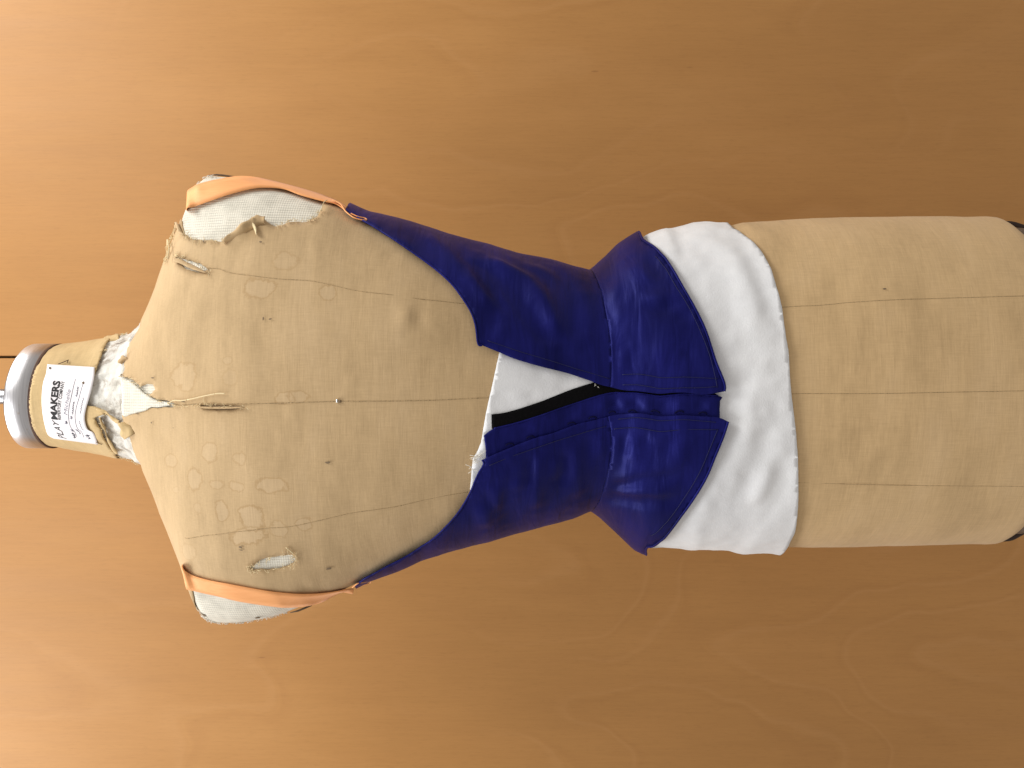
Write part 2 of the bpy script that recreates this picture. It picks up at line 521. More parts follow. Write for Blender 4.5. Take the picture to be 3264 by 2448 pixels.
def mat_plain(name, col, rough=0.8, metal=0.0, nscale=0, namt=0.2, bump=0.0, bscale=400, spec=0.4):
    n = NT(name)
    c = (*col[:3], 1)
    if nscale:
        f = n.noise(n.pos, nscale, 4, 0.6)
        c2 = n.ramp(f, [(0.3, tuple(v * (1 - namt) for v in col[:3])), (0.7, tuple(min(1, v * (1 + namt)) for v in col[:3]))])
        n.set(Base_Color=c2)
    else:
        n.set(Base_Color=c)
    n.set(Roughness=rough, Metallic=metal)
    n.b.inputs["Specular IOR Level"].default_value = spec
    if bump: n.bump(n.noise(n.pos, bscale, 3, 0.6), bump, 0.0005)
    return n.m

def mat_elastic():
    n = NT("peach_elastic")
    p = n.pos
    f = n.noise(n.mapping(p, (500, 500, 40)), 1, 3, 0.6)
    col = n.ramp(f, [(0.3, (0.90, 0.385, 0.130)), (0.7, (0.97, 0.445, 0.165))])
    n.set(Base_Color=col, Roughness=0.6, Sheen_Weight=0.15)
    n.bump(f, 0.35, 0.0005)
    return n.m

def mat_metal():
    n = NT("brushed_aluminium")
    p = n.pos
    f = n.noise(n.mapping(p, (30, 30, 1400)), 1, 3, 0.6)
    sp = n.noise(p, 160, 4, 0.6)
    col = n.ramp(f, [(0.3, (0.46, 0.455, 0.47)), (0.7, (0.60, 0.59, 0.60))])
    col = n.mix(n.math('MULTIPLY', n.sstep(sp, 0.62, 0.74), 0.5), col, (0.45, 0.36, 0.27, 1))
    n.set(Base_Color=col, Metallic=1.0, Roughness=n.math('MULTIPLY_ADD', f, 0.2, 0.22))
    n.b.inputs["Anisotropic"].default_value = 0.5
    n.bump(f, 0.12, 0.0003)
    return n.m

def mat_wood():
    n = NT("birch_plywood_veneer")
    p = n.pos
    # rotary-cut figure: wandering contour lines stretched along the height
    q = n.vmath('ADD', n.mapping(p, (2.1, 1.0, 0.95), (1.7, 0, 0.9)), n.vmath('MULTIPLY', n.vmath('SUBTRACT', n.noise3(p, 5.0, 2), (0.5, 0.5, 0.5)), (0.22, 0, 0.30)))
    f0 = n.noise(q, 1.45, 1.6, 0.45)
    f1 = n.math('MULTIPLY', f0, 13.0)
    saw = n.math('FRACT', f1)
    line = n.math('MULTIPLY', n.sstep(saw, 0.0, 0.05), n.sstep(saw, 0.22, 0.05))          # thin dark late-wood edge
    pale = n.math('MULTIPLY', n.sstep(saw, 0.80, 0.94), n.sstep(saw, 1.0, 0.94))           # pale line beside it
    band = n.sstep(saw, 0.0, 1.0)
    here = n.sstep(n.noise(n.mapping(p, (2.2, 1, 1.4), (3.1, 0, 0.2)), 1.9, 2, 0.5), 0.36, 0.66)
    fine = n.noise(n.mapping(p, (420, 1, 20)), 1, 2, 0.6)
    mid = n.noise(n.mapping(p, (42, 1, 2.6)), 1, 3, 0.6)
    broad = n.noise(n.mapping(p, (3.4, 1, 1.4)), 1.7, 3, 0.55)
    pore = n.noise(n.mapping(p, (700, 1, 90)), 1, 2, 0.5)
    col = n.ramp(broad, [(0.28, (0.405, 0.195, 0.055)), (0.52, (0.440, 0.214, 0.062)), (0.76, (0.478, 0.238, 0.074))])
    col = n.mix(n.math('MULTIPLY', n.math('MULTIPLY', line, here), 0.16), col, (0.345, 0.150, 0.042, 1))
    col = n.mix(n.math('MULTIPLY', n.math('MULTIPLY', pale, here), 0.15), col, (0.56, 0.305, 0.120, 1))
    col = n.mix(n.math('MULTIPLY', band, 0.10), col, (0.40, 0.182, 0.055, 1))
    col = n.mix(0.14, col, n.ramp(mid, [(0.3, (0.74, 0.70, 0.64)), (0.66, (1, 1, 1))]), 'MULTIPLY')
    col = n.mix(0.11, col, n.ramp(fine, [(0.35, (0.66, 0.60, 0.52)), (0.62, (1, 1, 1))]), 'MULTIPLY')
    col = n.mix(0.10, col, n.ramp(pore, [(0.30, (0.5, 0.45, 0.4)), (0.45, (1, 1, 1))]), 'MULTIPLY')
    d = n.voro(n.mapping(p, (30, 1, 6.5)), 1.0)
    sel = n.noise(n.mapping(p, (9, 1, 3)), 1, 1, 0.5)
    st = n.math('MULTIPLY', n.sstep(d, 0.045, 0.015), n.sstep(sel, 0.55, 0.62))
    col = n.mix(n.math('MULTIPLY', st, 0.40), col, (0.18, 0.070, 0.02, 1))
    n.set(Base_Color=col, Roughness=n.math('MULTIPLY_ADD', mid, 0.10, 0.48))
    n.b.inputs["Specular IOR Level"].default_value = 0.38
    n.bump(n.math('ADD', fine, n.math('MULTIPLY', broad, 1.5)), 0.06, 0.001)
    return n.m

# water rings on the chest: column, row, half-length along the height, half-width, strength
STAINS = [
 (585, 1200, 42, 50, .75), (670, 1440, 28, 30, .8), (620, 1530, 28, 38, .9), (545, 1470, 26, 24, .7),
 (765, 1460, 24, 22, .7), (690, 1545, 24, 16, .7), (755, 1553, 26, 18, .8), (870, 1545, 52, 26, 1.0),
 (705, 1625, 24, 32, 1.0), (800, 1650, 42, 44, 1.2), (790, 1708, 62, 30, 1.1), (970, 1672, 30, 22, .9),
 (630, 1620, 14, 20, .6), (825, 920, 50, 34, .9), (1050, 930, 30, 24, .9), (905, 1272, 32, 20, .9),
 (955, 1265, 34, 20, .9), (910, 830, 40, 30, .6), (725, 1150, 18, 14, .6), (560, 1560, 16, 12, .5),
 (735, 1205, 26, 26, .4), (600, 1760, 30, 26, .4), (890, 1690, 30, 28, .7)]

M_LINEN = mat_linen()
M_NECK = mat_linen("aged_linen_neck", False, (0.60, 0.43, 0.21))
M_KNIT = mat_knit()
M_BATT = mat_batting()
M_WHITE = mat_white()
M_BLUE = mat_blue()
M_PIPE = mat_blue("royal_blue_piping", 1.15)
M_STITCH = mat_plain("navy_thread", (0.005, 0.006, 0.06), 0.6)
M_BLACK = mat_plain("black_tape", (0.0035, 0.003, 0.0035), 0.9, 0, 600, 0.4, 0.3, spec=0.08)
M_LOOP = mat_plain("dark_thread_loop", (0.004, 0.004, 0.032), 0.9, spec=0.1)
M_ORANGE = mat_elastic()
M_THREAD = mat_plain("loose_linen_thread", (0.74, 0.60, 0.36), 0.85)
M_WTHREAD = mat_plain("loose_white_thread", (0.80, 0.76, 0.68), 0.85)
M_SEAM = mat_plain("dark_tan_seam_thread", (0.36, 0.25, 0.13), 0.9, 0, 900, 0.5)  # dark tan stitching of the cover seams
M_SLIT = mat_plain("brown_lining", (0.26, 0.175, 0.095), 0.9, 0, 300, 0.4)
M_METAL = mat_metal()
M_DARKM = mat_plain("dark_bronze_rod", (0.030, 0.014, 0.009), 0.45, 0.3)
M_RIM = mat_plain("grey_steel_rim", (0.22, 0.20, 0.18), 0.5, 0.6, 300, 0.4)
M_GAP = mat_plain("gap_shade_and_staple", (0.075, 0.038, 0.026), 0.9)  # dark brown painted for the gap shadow under the cap, also the staple
M_PAPER = mat_plain("white_paper", (0.86, 0.82, 0.83), 0.6, 0, 60, 0.02)
M_INK = mat_plain("black_ink", (0.015, 0.013, 0.014), 0.7)
M_PEN = mat_plain("faded_pen", (0.20, 0.20, 0.26), 0.7)
M_PEND = mat_plain("dark_pen", (0.06, 0.06, 0.09), 0.7)
M_WOOD = mat_wood()
M_BACK = mat_plain("dark_gap_behind_panels", (0.02, 0.010, 0.006), 0.9)
M_PLATE = mat_plain("brown_arm_plate", (0.10, 0.062, 0.035), 0.7, 0, 200, 0.3)

# ------------------------------------------------------------------ the wall
WALLY = 0.30
wall = empty("wall")
tag(wall, "birch plywood wall of two panels with a narrow dark joint behind the dress form", "wall", kind="structure")
def slab(name, x0, x1, y0, y1, z0, z1, mat, parent, bev=0.0012):
    bm = bmesh.new()
    bmesh.ops.create_cube(bm, size=1)
    for v in bm.verts:
        v.co = Vector(((x0 + x1) / 2 + v.co.x * (x1 - x0), (y0 + y1) / 2 + v.co.y * (y1 - y0), (z0 + z1) / 2 + v.co.z * (z1 - z0)))
    if bev:
        bmesh.ops.bevel(bm, geom=bm.edges[:], offset=bev, segments=2, affect='EDGES')
    me = bpy.data.meshes.new(name); bm.to_mesh(me); bm.free(); me.materials.append(mat)
    return link(bpy.data.objects.new(name, me), parent)
sx = -(1138 - 1224) * (WALLY + D) / F
slab("plywood_panel", sx + 0.0014, sx + 2.2, WALLY, WALLY + 0.018, ZC - 1.25, ZC + 1.6, M_WOOD, wall)
slab("plywood_panel", sx - 2.2, sx - 0.0014, WALLY, WALLY + 0.018, ZC - 1.25, ZC + 1.6, M_WOOD, wall)
slab("backing_board", sx - 2.19, sx + 2.19, WALLY + 0.021, WALLY + 0.03, ZC - 1.24, ZC + 1.59, M_BACK, wall, 0)

# ------------------------------------------------------------------ the dress form
form = empty("dress_form")
tag(form, "worn linen-covered dress form with a metal neck cap, torn at neck and shoulders", "dress form")

# padded body in white knit, the layer that shows through the tears
ths = np.linspace(-math.pi, math.pi, 161)[:-1]
zs = zx(np.concatenate([np.linspace(300, 700, 110), np.linspace(706, 3139, 240)]))
TT, ZZ = np.meshgrid(ths, zs)
PB = surf(TT, ZZ, np.zeros(TT.shape)).reshape(-1, 3)
nt = len(ths); fb = []
for j in range(len(zs) - 1):
    for i in range(nt):
        fb.append((j * nt + i, (j + 1) * nt + i, (j + 1) * nt + (i + 1) % nt, j * nt + (i + 1) % nt))
fb.append(tuple(range(nt))); fb.append(tuple((len(zs) - 1) * nt + i for i in range(nt))[::-1])
mesh("knit_padding", PB, fb, M_KNIT, form)

# linen cover with its torn places
H_L = 0.0016
top_edge = [('S', 455, -180), ('S', 452, -120), (452, 1490), (437, 1466), (428, 1440), (418, 1405), (408, 1370), (396, 1345), (392, 1325),
            (400, 1318), (420, 1322), (432, 1310), (450, 1308), (470, 1304), (500, 1302), (540, 1300), (560, 1296), (556, 1286), (520, 1276), (490, 1268),
            (462, 1250), (440, 1222), (415, 1205), (392, 1200), (386, 1180), (396, 1150), (404, 1120), (414, 1090), (432, 1060), (447, 1036), ('S', 452, 120), ('S', 455, 180)]
bot_edge = [('S', 3137, 180), ('S', 3137, 90), ('S', 3137, 45), ('S', 3137, 0), ('S', 3137, -45), ('S', 3137, -90), ('S', 3137, -180)]
hole_r = [(572, 700), (588, 735), (605, 752), (625, 758), (650, 760), (680, 758), (712, 766), (735, 752), (765, 735), (800, 716), (815, 700), (838, 692), (858, 706), (880, 718),
          (900, 712), (930, 702), (965, 704), (990, 700), (1010, 688), (1022, 668), (1035, 640), ('S', 1000, 100), ('S', 900, 135), ('S', 700, 145), ('S', 640, 145), ('S', 615, 110)]
hole_l = [('S', 625, -140), ('S', 630, -112), (612, 1868), (640, 1866), (700, 1878), (760, 1892), (850, 1905), (930, 1915), (985, 1912), ('S', 990, -100), ('S', 960, -135), ('S', 800, -145), ('S', 660, -145)]
hole_o = [(797, 1813), (815, 1803), (832, 1788), (860, 1780), (900, 1774), (930, 1772), (942, 1782), (938, 1796), (920, 1806), (890, 1816), (860, 1820), (830, 1818), (808, 1822)]
hole_slit = [(636, 1292), (660, 1303), (700, 1308), (740, 1307), (782, 1298), (760, 1294), (720, 1291), (670, 1290)]
hole_s = [(562, 812), (580, 838), (592, 850), (620, 858), (632, 862), (655, 858), (668, 852), (672, 862), (660, 846), (635, 832), (610, 824), (590, 818)]
hole_n = [(448, 1232), (452, 1258), (470, 1262), (486, 1254), (496, 1240), (488, 1226), (470, 1222)]
hole_pp = [(868, 704), (880, 718), (900, 720), (902, 708), (884, 702)]
L_RIDGES = [
 (P([(1290, 955), (1296, 1000), (1300, 1060)]), 0.008, 0.0028),
 (P([(1325, 960), (1328, 1010), (1330, 1050)]), 0.006, -0.0018),
 (P([(1260, 880), (1258, 840), (1250, 800)]), 0.006, 0.0010),
 (P([(905, 1300), (915, 1340)]), 0.004, -0.0012), (P([(925, 1295), (935, 1350)]), 0.004, 0.0010),
 (P([(890, 1270), (893, 1320)]), 0.004, -0.0012), (P([(640, 1190), (645, 1240)]), 0.005, 0.0010),
 (P([(490, 1215), (500, 1200)]), 0.004, -0.0018), (P([(612, 870), (616, 930)]), 0.0045, -0.0022), (P([(628, 875), (640, 940)]), 0.006, 0.0016),
 (P([(716, 772), (760, 790), (820, 780)]), 0.010, -0.0022), (P([(720, 764), (770, 738), (815, 706)]), 0.005, 0.0030),
 (P([(905, 1870), (960, 1850)]), 0.007, 0.0015), (P([(930, 1880), (1000, 1868)]), 0.006, -0.0015), (P([(970, 1830), (1000, 1880)]), 0.006, 0.0014),
 (P([(1000, 740), (990, 830)]), 0.005, 0.0011), (P([(985, 745), (980, 850)]), 0.004, -0.0011),
 (P([(1240, 780), (1258, 870)]), 0.006, -0.0010), (P([(1120, 1180), (1125, 1240)]), 0.005, 0.0010), (P([(1085, 1262), (1100, 1256)]), 0.004, 0.0014),
 (P([(1385, 1600), (1440, 1625)]), 0.006, 0.0012), (P([(1270, 1660), (1272, 1720)]), 0.005, 0.0008),
 (P([(480, 1345), (510, 1400)]), 0.008, -0.0015), (P([(408, 1330), (418, 1360)]), 0.006, 0.0035),
 (P([(2660, 1530), (2700, 1545), (2860, 1556)]), 0.012, -0.0014), (P([(2560, 1590), (2640, 1555)]), 0.008, 0.0016),
 (P([(2600, 830), (2850, 780)]), 0.02, 0.0010), (P([(2870, 830), (2880, 900)]), 0.008, -0.0008), (P([(2855, 1470), (2850, 1500)]), 0.004, 0.0008)]
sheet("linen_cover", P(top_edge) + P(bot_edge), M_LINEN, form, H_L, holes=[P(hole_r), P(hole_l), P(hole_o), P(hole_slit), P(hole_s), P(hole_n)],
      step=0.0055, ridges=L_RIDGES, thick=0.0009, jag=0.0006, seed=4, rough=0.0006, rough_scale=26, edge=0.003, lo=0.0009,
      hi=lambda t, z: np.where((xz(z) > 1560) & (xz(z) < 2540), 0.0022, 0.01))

sheet("slit_lining", P([(630, 1286), (634, 1300), (660, 1311), (700, 1316), (745, 1315), (792, 1301), (760, 1288), (700, 1285)]), M_SLIT, form, 0.0007, step=0.003, thick=0, seed=16)

# neck: linen tube with a ragged lower edge, batting bursting out under it
nk_top = [('S', 186 + 12 * math.sin(R(a)), a) for a in range(-180, 181, 20)]
nk_bot = [('S', 352, 180), ('S', 350, 130), (352, 1083), (340, 1100), (333, 1120), (325, 1140), (318, 1160), (308, 1185), (300, 1215), (288, 1250), (283, 1292), (305, 1295), (325, 1302), (338, 1318), (322, 1325), (306, 1330),
          (318, 1352), (330, 1372), (338, 1398), (350, 1420), (368, 1440), ('S', 378, -100), ('S', 360, -140), ('S', 352, -180)]
sheet("neck_cover", P(nk_top, 0.003) + P(nk_bot, 0.003), M_NECK, form, lambda t, z: 0.0008 + 0.0014 * np.clip((xz(z) - 195) / 70, 0, 1) + 0.0024 * np.clip((xz(z) - 280) / 90, 0, 1),
      step=0.0035, thick=0.0010, jag=0.0008, seed=9, rough=0.0006, rough_scale=60, edge=0.002,
      ridges=[(P([(180, 1280), (215, 1285)]), 0.004, 0.002), (P([(300, 1330), (330, 1400)]), 0.004, 0.0015)])
batt = sheet("cotton_batting", P([('S', 290, a) for a in range(-180, 181, 15)] + [('S', 520, a) for a in range(180, -181, -15)]), M_BATT, form,
      lambda t, z: -0.0012 + 0.0024 * np.clip((xz(z) - 300) / 50, 0, 1) + 0.0012 * np.sin(np.clip((xz(z) - 300) / 150, 0, 1) * math.pi) - 0.006 * np.clip((xz(z) - 488) / 26, 0, 1), step=0.0026, thick=0, jag=0, seed=21, rough=0.0022, rough_scale=95)

# scrap of knit at the throat, lying over the batting
thr = [(389, 1206), (400, 1206), (420, 1216), (440, 1232), (462, 1254), (490, 1272), (530, 1282), (556, 1290), (530, 1296), (480, 1300), (462, 1312), (440, 1316), (420, 1322), (400, 1330), (392, 1322), (390, 1290), (393, 1260), (388, 1230)]
sheet("knit_scrap", P(thr), M_KNIT, form, 0.0024, step=0.003, thick=0.0010, jag=0.0004, seed=14)

# flap edges where the linen folds back
def flap(name, edge_px, out_px, mat, lift, parent):
    """a narrow turned-up strip of torn cloth between two lines"""
    A = smooth_line(q2(P(edge_px)), 5); B = smooth_line(q2(P(out_px)), 5)
    n = min(len(A), len(B)); V = []; Fc = []
    for i in range(n):
        for k in range(4):
            t = k / 3
            q = A[i] * (1 - t) + B[i] * t
            hh = H_L + 0.0006 + lift * math.sin(t * 1.9) * (0.7 + 0.5 * noise.noise(Vector((i * 0.35, k, lift * 900))))
            V.append(tuple(surf([q[0] / R0], [q[1]], [hh])[0]))
    for i in range(n - 1):
        for k in range(3):
            Fc.append((i * 4 + k, (i + 1) * 4 + k, (i + 1) * 4 + k + 1, i * 4 + k + 1))
    o = mesh(name, V, Fc, mat, parent); solid(o, 0.0007, 0)
    return o
flap("torn_flap", [(716, 772), (760, 752), (800, 730), (822, 716), (845, 712)], [(718, 764), (762, 730), (800, 708), (822, 692), (848, 698)], M_LINEN, 0.006, form)
flap("torn_flap", [(804, 716), (812, 728), (818, 745)], [(810, 712), (820, 726), (822, 750)], M_THREAD, 0.004, form)
flap("torn_flap", [(560, 815), (590, 825), (625, 842), (670, 868)], [(566, 832), (594, 842), (624, 856), (660, 866)], M_LINEN, 0.004, form)
flap("torn_flap", [(400, 1345), (420, 1360), (432, 1385)], [(388, 1345), (396, 1372), (404, 1400)], M_NECK, 0.005, form)
flap("torn_flap", [(322, 1330), (338, 1370), (352, 1415), (372, 1440)], [(330, 1326), (345, 1368), (360, 1408), (384, 1438)], M_NECK, 0.005, form)
flap("torn_flap", [(320, 1310), (345, 1322), (370, 1345), (385, 1350)], [(318, 1300), (350, 1310), (375, 1332), (392, 1340)], M_NECK, 0.005, form)
flap("torn_flap", [(640, 1296), (700, 1298), (780, 1297)], [(640, 1300), (700, 1303), (782, 1299)], M_LINEN, 0.003, form)
flap("torn_flap", [(335, 1095), (355, 1088), (380, 1085)], [(338, 1084), (358, 1072), (384, 1074)], M_NECK, 0.004, form)
flap("torn_flap", [(392, 1160), (400, 1148), (410, 1140)], [(386, 1158), (392, 1146), (404, 1134)], M_LINEN, 0.004, form)
flap("torn_flap", [(560, 735), (575, 722), (590, 742)], [(556, 728), (566, 716), (580, 730)], M_LINEN, 0.004, form)

# seams of the cover: a fine sunken line of stitches
def seam(px, h=H_L, r=0.00036):
    L = smooth_line(q2(P(px, h)), 24)
    base = body(L[:, 0] / R0, L[:, 1])
    hh = np.maximum(h + 0.0006 * np.array([fbm(p, 26, 4) for p in base]), 0.0009)
    pts = [tuple(p) for p in surf(L[:, 0] / R0, L[:, 1], hh)]
    rs = [r * (0.7 + 0.6 * abs(noise.noise(Vector((i * 0.7, px[0][0], 0))))) for i in range(len(pts))]
    return tube("seam", pts, rs, M_SEAM, form, 5)
seam([(552, 1289), (620, 1288), (794, 1287), (900, 1285), (975, 1282), (1083, 1279), (1156, 1279), (1280, 1278), (1380, 1276), (1480, 1271), (1565, 1267)], r=0.00048)
seam([(662, 850), (700, 853), (733, 865), (795, 874), (878, 885), (986, 892), (1059, 907), (1167, 929), (1276, 942), (1326, 950), (1400, 958), (1490, 968)])
seam([(592, 1720), (661, 1711), (748, 1700), (842, 1688), (950, 1677), (1022, 1661), (1131, 1636), (1280, 1612), (1390, 1586), (1490, 1570)])
seam([(2490, 978), (2600, 972), (2700, 963), (2850, 954), (3050, 948), (3262, 942)], r=0.0003)
seam([(2525, 1256), (2700, 1255), (2850, 1254), (3050, 1250), (3262, 1246)], r=0.0003)
seam([(2545, 1540), (2700, 1545), (2900, 1549), (3262, 1552)], r=0.0002)

# loose threads and fraying round the tears
rng = random.Random(5)
def fray(px_line, count, lmin, lmax, mat_list, h=H_L, spread=1.0, r=0.00028):
    L = smooth_line(q2(P(px_line)), 12)
    for _ in range(count):
        i = rng.randrange(len(L)); q = L[i]
        an = rng.uniform(0, 2 * math.pi); ln = rng.uniform(lmin, lmax)
        curl = rng.uniform(-1.3, 1.3)
        pts = []
        for k in range(5):
            t = k / 4; a = an + curl * t
            qq = q + np.array([math.cos(a), math.sin(a)]) * ln * t * spread
            pts.append(tuple(surf([qq[0] / R0], [qq[1]], [h + 0.0008 + 0.0025 * math.sin(t * 2.4) * rng.uniform(0.3, 1)])[0]))
        mat_list.append((pts, [r, r, r * .9, r * .8, r * .4]))
th1 = []
fray(hole_o + hole_o[:1], 46, 0.002, 0.006, th1)
fray([(1022, 668), (1010, 688), (990, 700), (965, 704), (930, 702), (900, 712), (880, 718)], 40, 0.001, 0.004, th1)
fray([(815, 700), (765, 735), (735, 752), (712, 766)], 30, 0.001, 0.004, th1)
fray([(712, 766), (650, 760), (605, 752), (588, 735)], 22, 0.001, 0.005, th1)
fray([(545, 800), (556, 745), (560, 725)], 22, 0.003, 0.009, th1, r=0.00035)
fray([(530, 825), (540, 815)], 8, 0.003, 0.008, th1)
fray([(562, 812), (610, 824), (672, 862)], 22, 0.001, 0.005, th1)
fray([(552, 1289), (640, 1292), (790, 1298)], 40, 0.001, 0.0045, th1)
fray([(392, 1200), (440, 1222), (490, 1268), (540, 1285)], 26, 0.001, 0.005, th1)
fray([(352, 1083), (333, 1120), (308, 1185)], 26, 0.001, 0.005, th1)
fray([(305, 1295), (338, 1318), (330, 1372), (368, 1440)], 30, 0.001, 0.006, th1)
fray([(340, 1086), (380, 1076), (400, 1068)], 16, 0.002, 0.007, th1)
fray([(380, 1452), (410, 1464), (440, 1480)], 18, 0.002, 0.006, th1)
for a, b, c in (((537, 1288), (562, 1276), (600, 1274)), ((600, 1274), (652, 1262), (690, 1254))):
    th1.append((line3([a, b, c], H_L + 0.0018, 5), 0.0006))
th1.append((line3([(652, 1262), (652, 1275), (656, 1292)], H_L + 0.0015, 4), 0.0003))
th1.append((line3([(690, 1254), (705, 1253), (720, 1254)], H_L + 0.0022, 4), 0.0006))
th1.append((line3([(912, 1751), (925, 1762), (934, 1770)], H_L + 0.0015, 4), 0.0006))
th1.append((line3([(1022, 668), (1030, 642), (1040, 636)], H_L + 0.004, 4), 0.0005))
th1.append((line3([(545, 716), (548, 740), (550, 770), (546, 800)], H_L + 0.004, 4), 0.0007))
tag(tubes("frayed_threads", th1, M_THREAD, form), kind="stuff")
th2 = []
fray([(640, 1962), (672, 1986), (733, 1992), (795, 1988)], 60, 0.001, 0.005, th2, -0.0012)
fray([(795, 1988), (860, 1975), (914, 1958)], 26, 0.001, 0.004, th2, -0.0012)
fray([(625, 590), (642, 564), (690, 562)], 34, 0.001, 0.005, th2, -0.0012)
fray([(640, 565), (660, 560)], 18, 0.002, 0.006, th2, -0.0012)
tag(tubes("knit_fuzz", th2, M_WTHREAD, form), kind="stuff")

# small worn holes and specks in the cover
def speck(px, py, rx, ry, mat, h=H_L + 0.0002):
    c = tz_of(hit3(px, py, h)[0]); V = []; n = 9
    V.append(tuple(surf([c[0]], [c[1]], [h + 0.0002])[0]))
    for i in range(n):
        a = 2 * math.pi * i / n; k = rng.uniform(0.7, 1.2)
        V.append(tuple(surf([c[0] + math.sin(a) * ry * K * k / R0 * .95], [c[1] + math.cos(a) * rx * K * k], [h])[0]))
    return mesh("moth_hole", V, [(0, 1 + i, 1 + (i + 1) % n) for i in range(n)], mat, form)
M_HOLE = mat_plain("dark_worn_spot", (0.21, 0.15, 0.09), 0.95)
for a in [(832, 765, 5, 2.5), (652, 761, 3, 2.5), (840, 1011, 2.5, 6), (862, 1012, 5, 2.5), (768, 1751, 5, 3), (770, 1760, 6, 1.5), (1045, 1478, 8, 4),
          (486, 1350, 2.5, 4), (555, 1367, 2, 2), (1047, 1816, 8, 4), (820, 1970, 10, 6), (650, 1962, 8, 5), (586, 1280, 8, 3), (2820, 918, 5, 2.5), (490, 1203, 7, 4), (440, 1320, 6, 4), (390, 1194, 4, 7), (545, 1292, 6, 4), (606, 1850, 2, 6)]:
    speck(*a, M_HOLE, H_L + 0.0012 if a[1] < 1900 else 0.0006)
M_PIN = mat_plain("steel_pin", (0.75, 0.74, 0.70), 0.2, 1.0)
def ball(name, c, r, mat, parent):
    bm = bmesh.new(); bmesh.ops.create_uvsphere(bm, u_segments=10, v_segments=8, radius=r)
    for v in bm.verts: v.co += Vector(c)
    for f in bm.faces: f.smooth = True
    me = bpy.data.meshes.new(name); bm.to_mesh(me); bm.free(); me.materials.append(mat)
    return link(bpy.data.objects.new(name, me), parent)
for px, py in ((1075, 1275), (1075, 1281)):
    p, nn, _ = hit3(px, py, H_L)
    ball("pin_head", p + nn * 0.0008, 0.0011, M_PIN, form)
p, nn, _ = hit3(1083, 1279, H_L); ball("pin_head", p + nn * 0.0004, 0.0015, M_HOLE, form)

# the edge of the board that closes each armhole, showing where the knit has worn off
for px in ([(664, 559), (690, 557), (712, 559), (733, 562), (752, 564)], [(925, 1953), (950, 1947), (972, 1938), (994, 1928)]):
    tube("armhole_edge", [hit3(x, y, 0.0012)[0] for x, y in px], [0.0004, 0.0009, 0.0010, 0.0009, 0.0004][:len(px)], M_PLATE, form, 6)

# metal cap, ring painted dark as the shadow gap below it, threaded post
cy_n = float(np.interp(190, XS, T_CX))
def lathe(name, prof, mat, parent, cx=0.0, cy=0.0, n=72, tilt=0.0, pivot=0.0):
    V = []; Fc = []
    for r, z in prof:
        for i in range(n):
            a = 2 * math.pi * i / n
            x, y = r * math.cos(a), r * math.sin(a)
            V.append((cx + x, cy + y, z + math.tan(tilt) * (x)))
    m = len(prof)
    for j in range(m - 1):
        for i in range(n):
            Fc.append((j * n + i, j * n + (i + 1) % n, (j + 1) * n + (i + 1) % n, (j + 1) * n + i))
    Fc.append(tuple(range(n))[::-1]); Fc.append(tuple((m - 1) * n + i for i in range(n)))
    return mesh(name, V, Fc, mat, parent)
zc0 = ZC + 0.4660; zc1 = ZC + 0.4905
TILT = R(-3.6)
cap = lathe("neck_cap", [(0.0505, zc0), (0.0528, zc0 + 0.0004), (0.0534, zc0 + 0.0012), (0.0534, zc1 - 0.0022), (0.0528, zc1 - 0.0008), (0.0515, zc1 - 0.0001), (0.049, zc1 + 0.0003), (0.02, zc1 + 0.0008), (0.0005, zc1 + 0.0008)], M_METAL, form, cy_n, 0, 96, TILT)
lathe("shadow_gap_ring", [(0.046, zc0 - 0.0035), (0.0531, zc0 - 0.0030), (0.0535, zc0 - 0.0016), (0.0531, zc0 - 0.0002), (0.046, zc0 - 0.0001)], M_GAP, form, cy_n, 0, 96, TILT)
prof = []
for i in range(40):
    z = zc1 + 0.0008 + i * 0.0022
    prof += [(0.0068, z), (0.0078, z + 0.0011)]
lathe("threaded_post", prof, mat_plain("galvanised_steel", (0.42, 0.42, 0.44), 0.35, 0.9, 300, 0.5), form, -(1264 - 1224) * K, 0.0, 24)

# staple on the neck
tube("staple", [hit3(x, y, 0.0045)[0] for x, y in ((186, 1160), (200, 1155), (212, 1150), (218, 1147), (214, 1156))], 0.0004, M_GAP, form, 5)

# rim and rods under the hips
rim = [tuple(p) for p in surf(np.linspace(-math.pi, math.pi, 121), np.full(121, zx(3141)), np.full(121, -0.0020))]
V = []; Fc = []
for i, p in enumerate(rim):
    c = Vector((float(np.interp(3135, XS, T_CX)), 0, 0)); d = Vector((p[0] - c.x, p[1], 0)).normalized()
    for (o_, dz) in ((0, 0.006), (0.0, -0.020), (-0.003, -0.020), (-0.003, 0.006)):
        V.append(Vector(p) + d * o_ + Vector((0, 0, dz)))
for i in range(len(rim) - 1):
    for k in range(4):
        Fc.append((i * 4 + k, i * 4 + (k + 1) % 4, (i + 1) * 4 + (k + 1) % 4, (i + 1) * 4 + k))
mesh("hem_rim", V, Fc, M_RIM, form)
for (xa, ya, xb, yb, r_) in ((3205, 712, 3262, 724, 0.0026), (3205, 1717, 3262, 1694, 0.0030)):
    a = unproj(xa, ya, 0.03); b = unproj(xb, yb, 0.03); d = b - a
    sg = 1 if a.x > 0 else -1
    tube("cage_rod", smooth_line([(a.x - sg * 0.022, 0.022, ZC - 0.462), (a.x - sg * 0.006, 0.027, ZC - 0.492), a, b, b + d * 2.2 + Vector((-sg * 0.006, 0, 0)),
                      (sg * 0.095, 0.03, ZC - 0.66), (sg * 0.045, 0.03, ZC - 0.735), (0.0, 0.03, ZC - 0.77)], 6), r_, M_DARKM, form, 10)

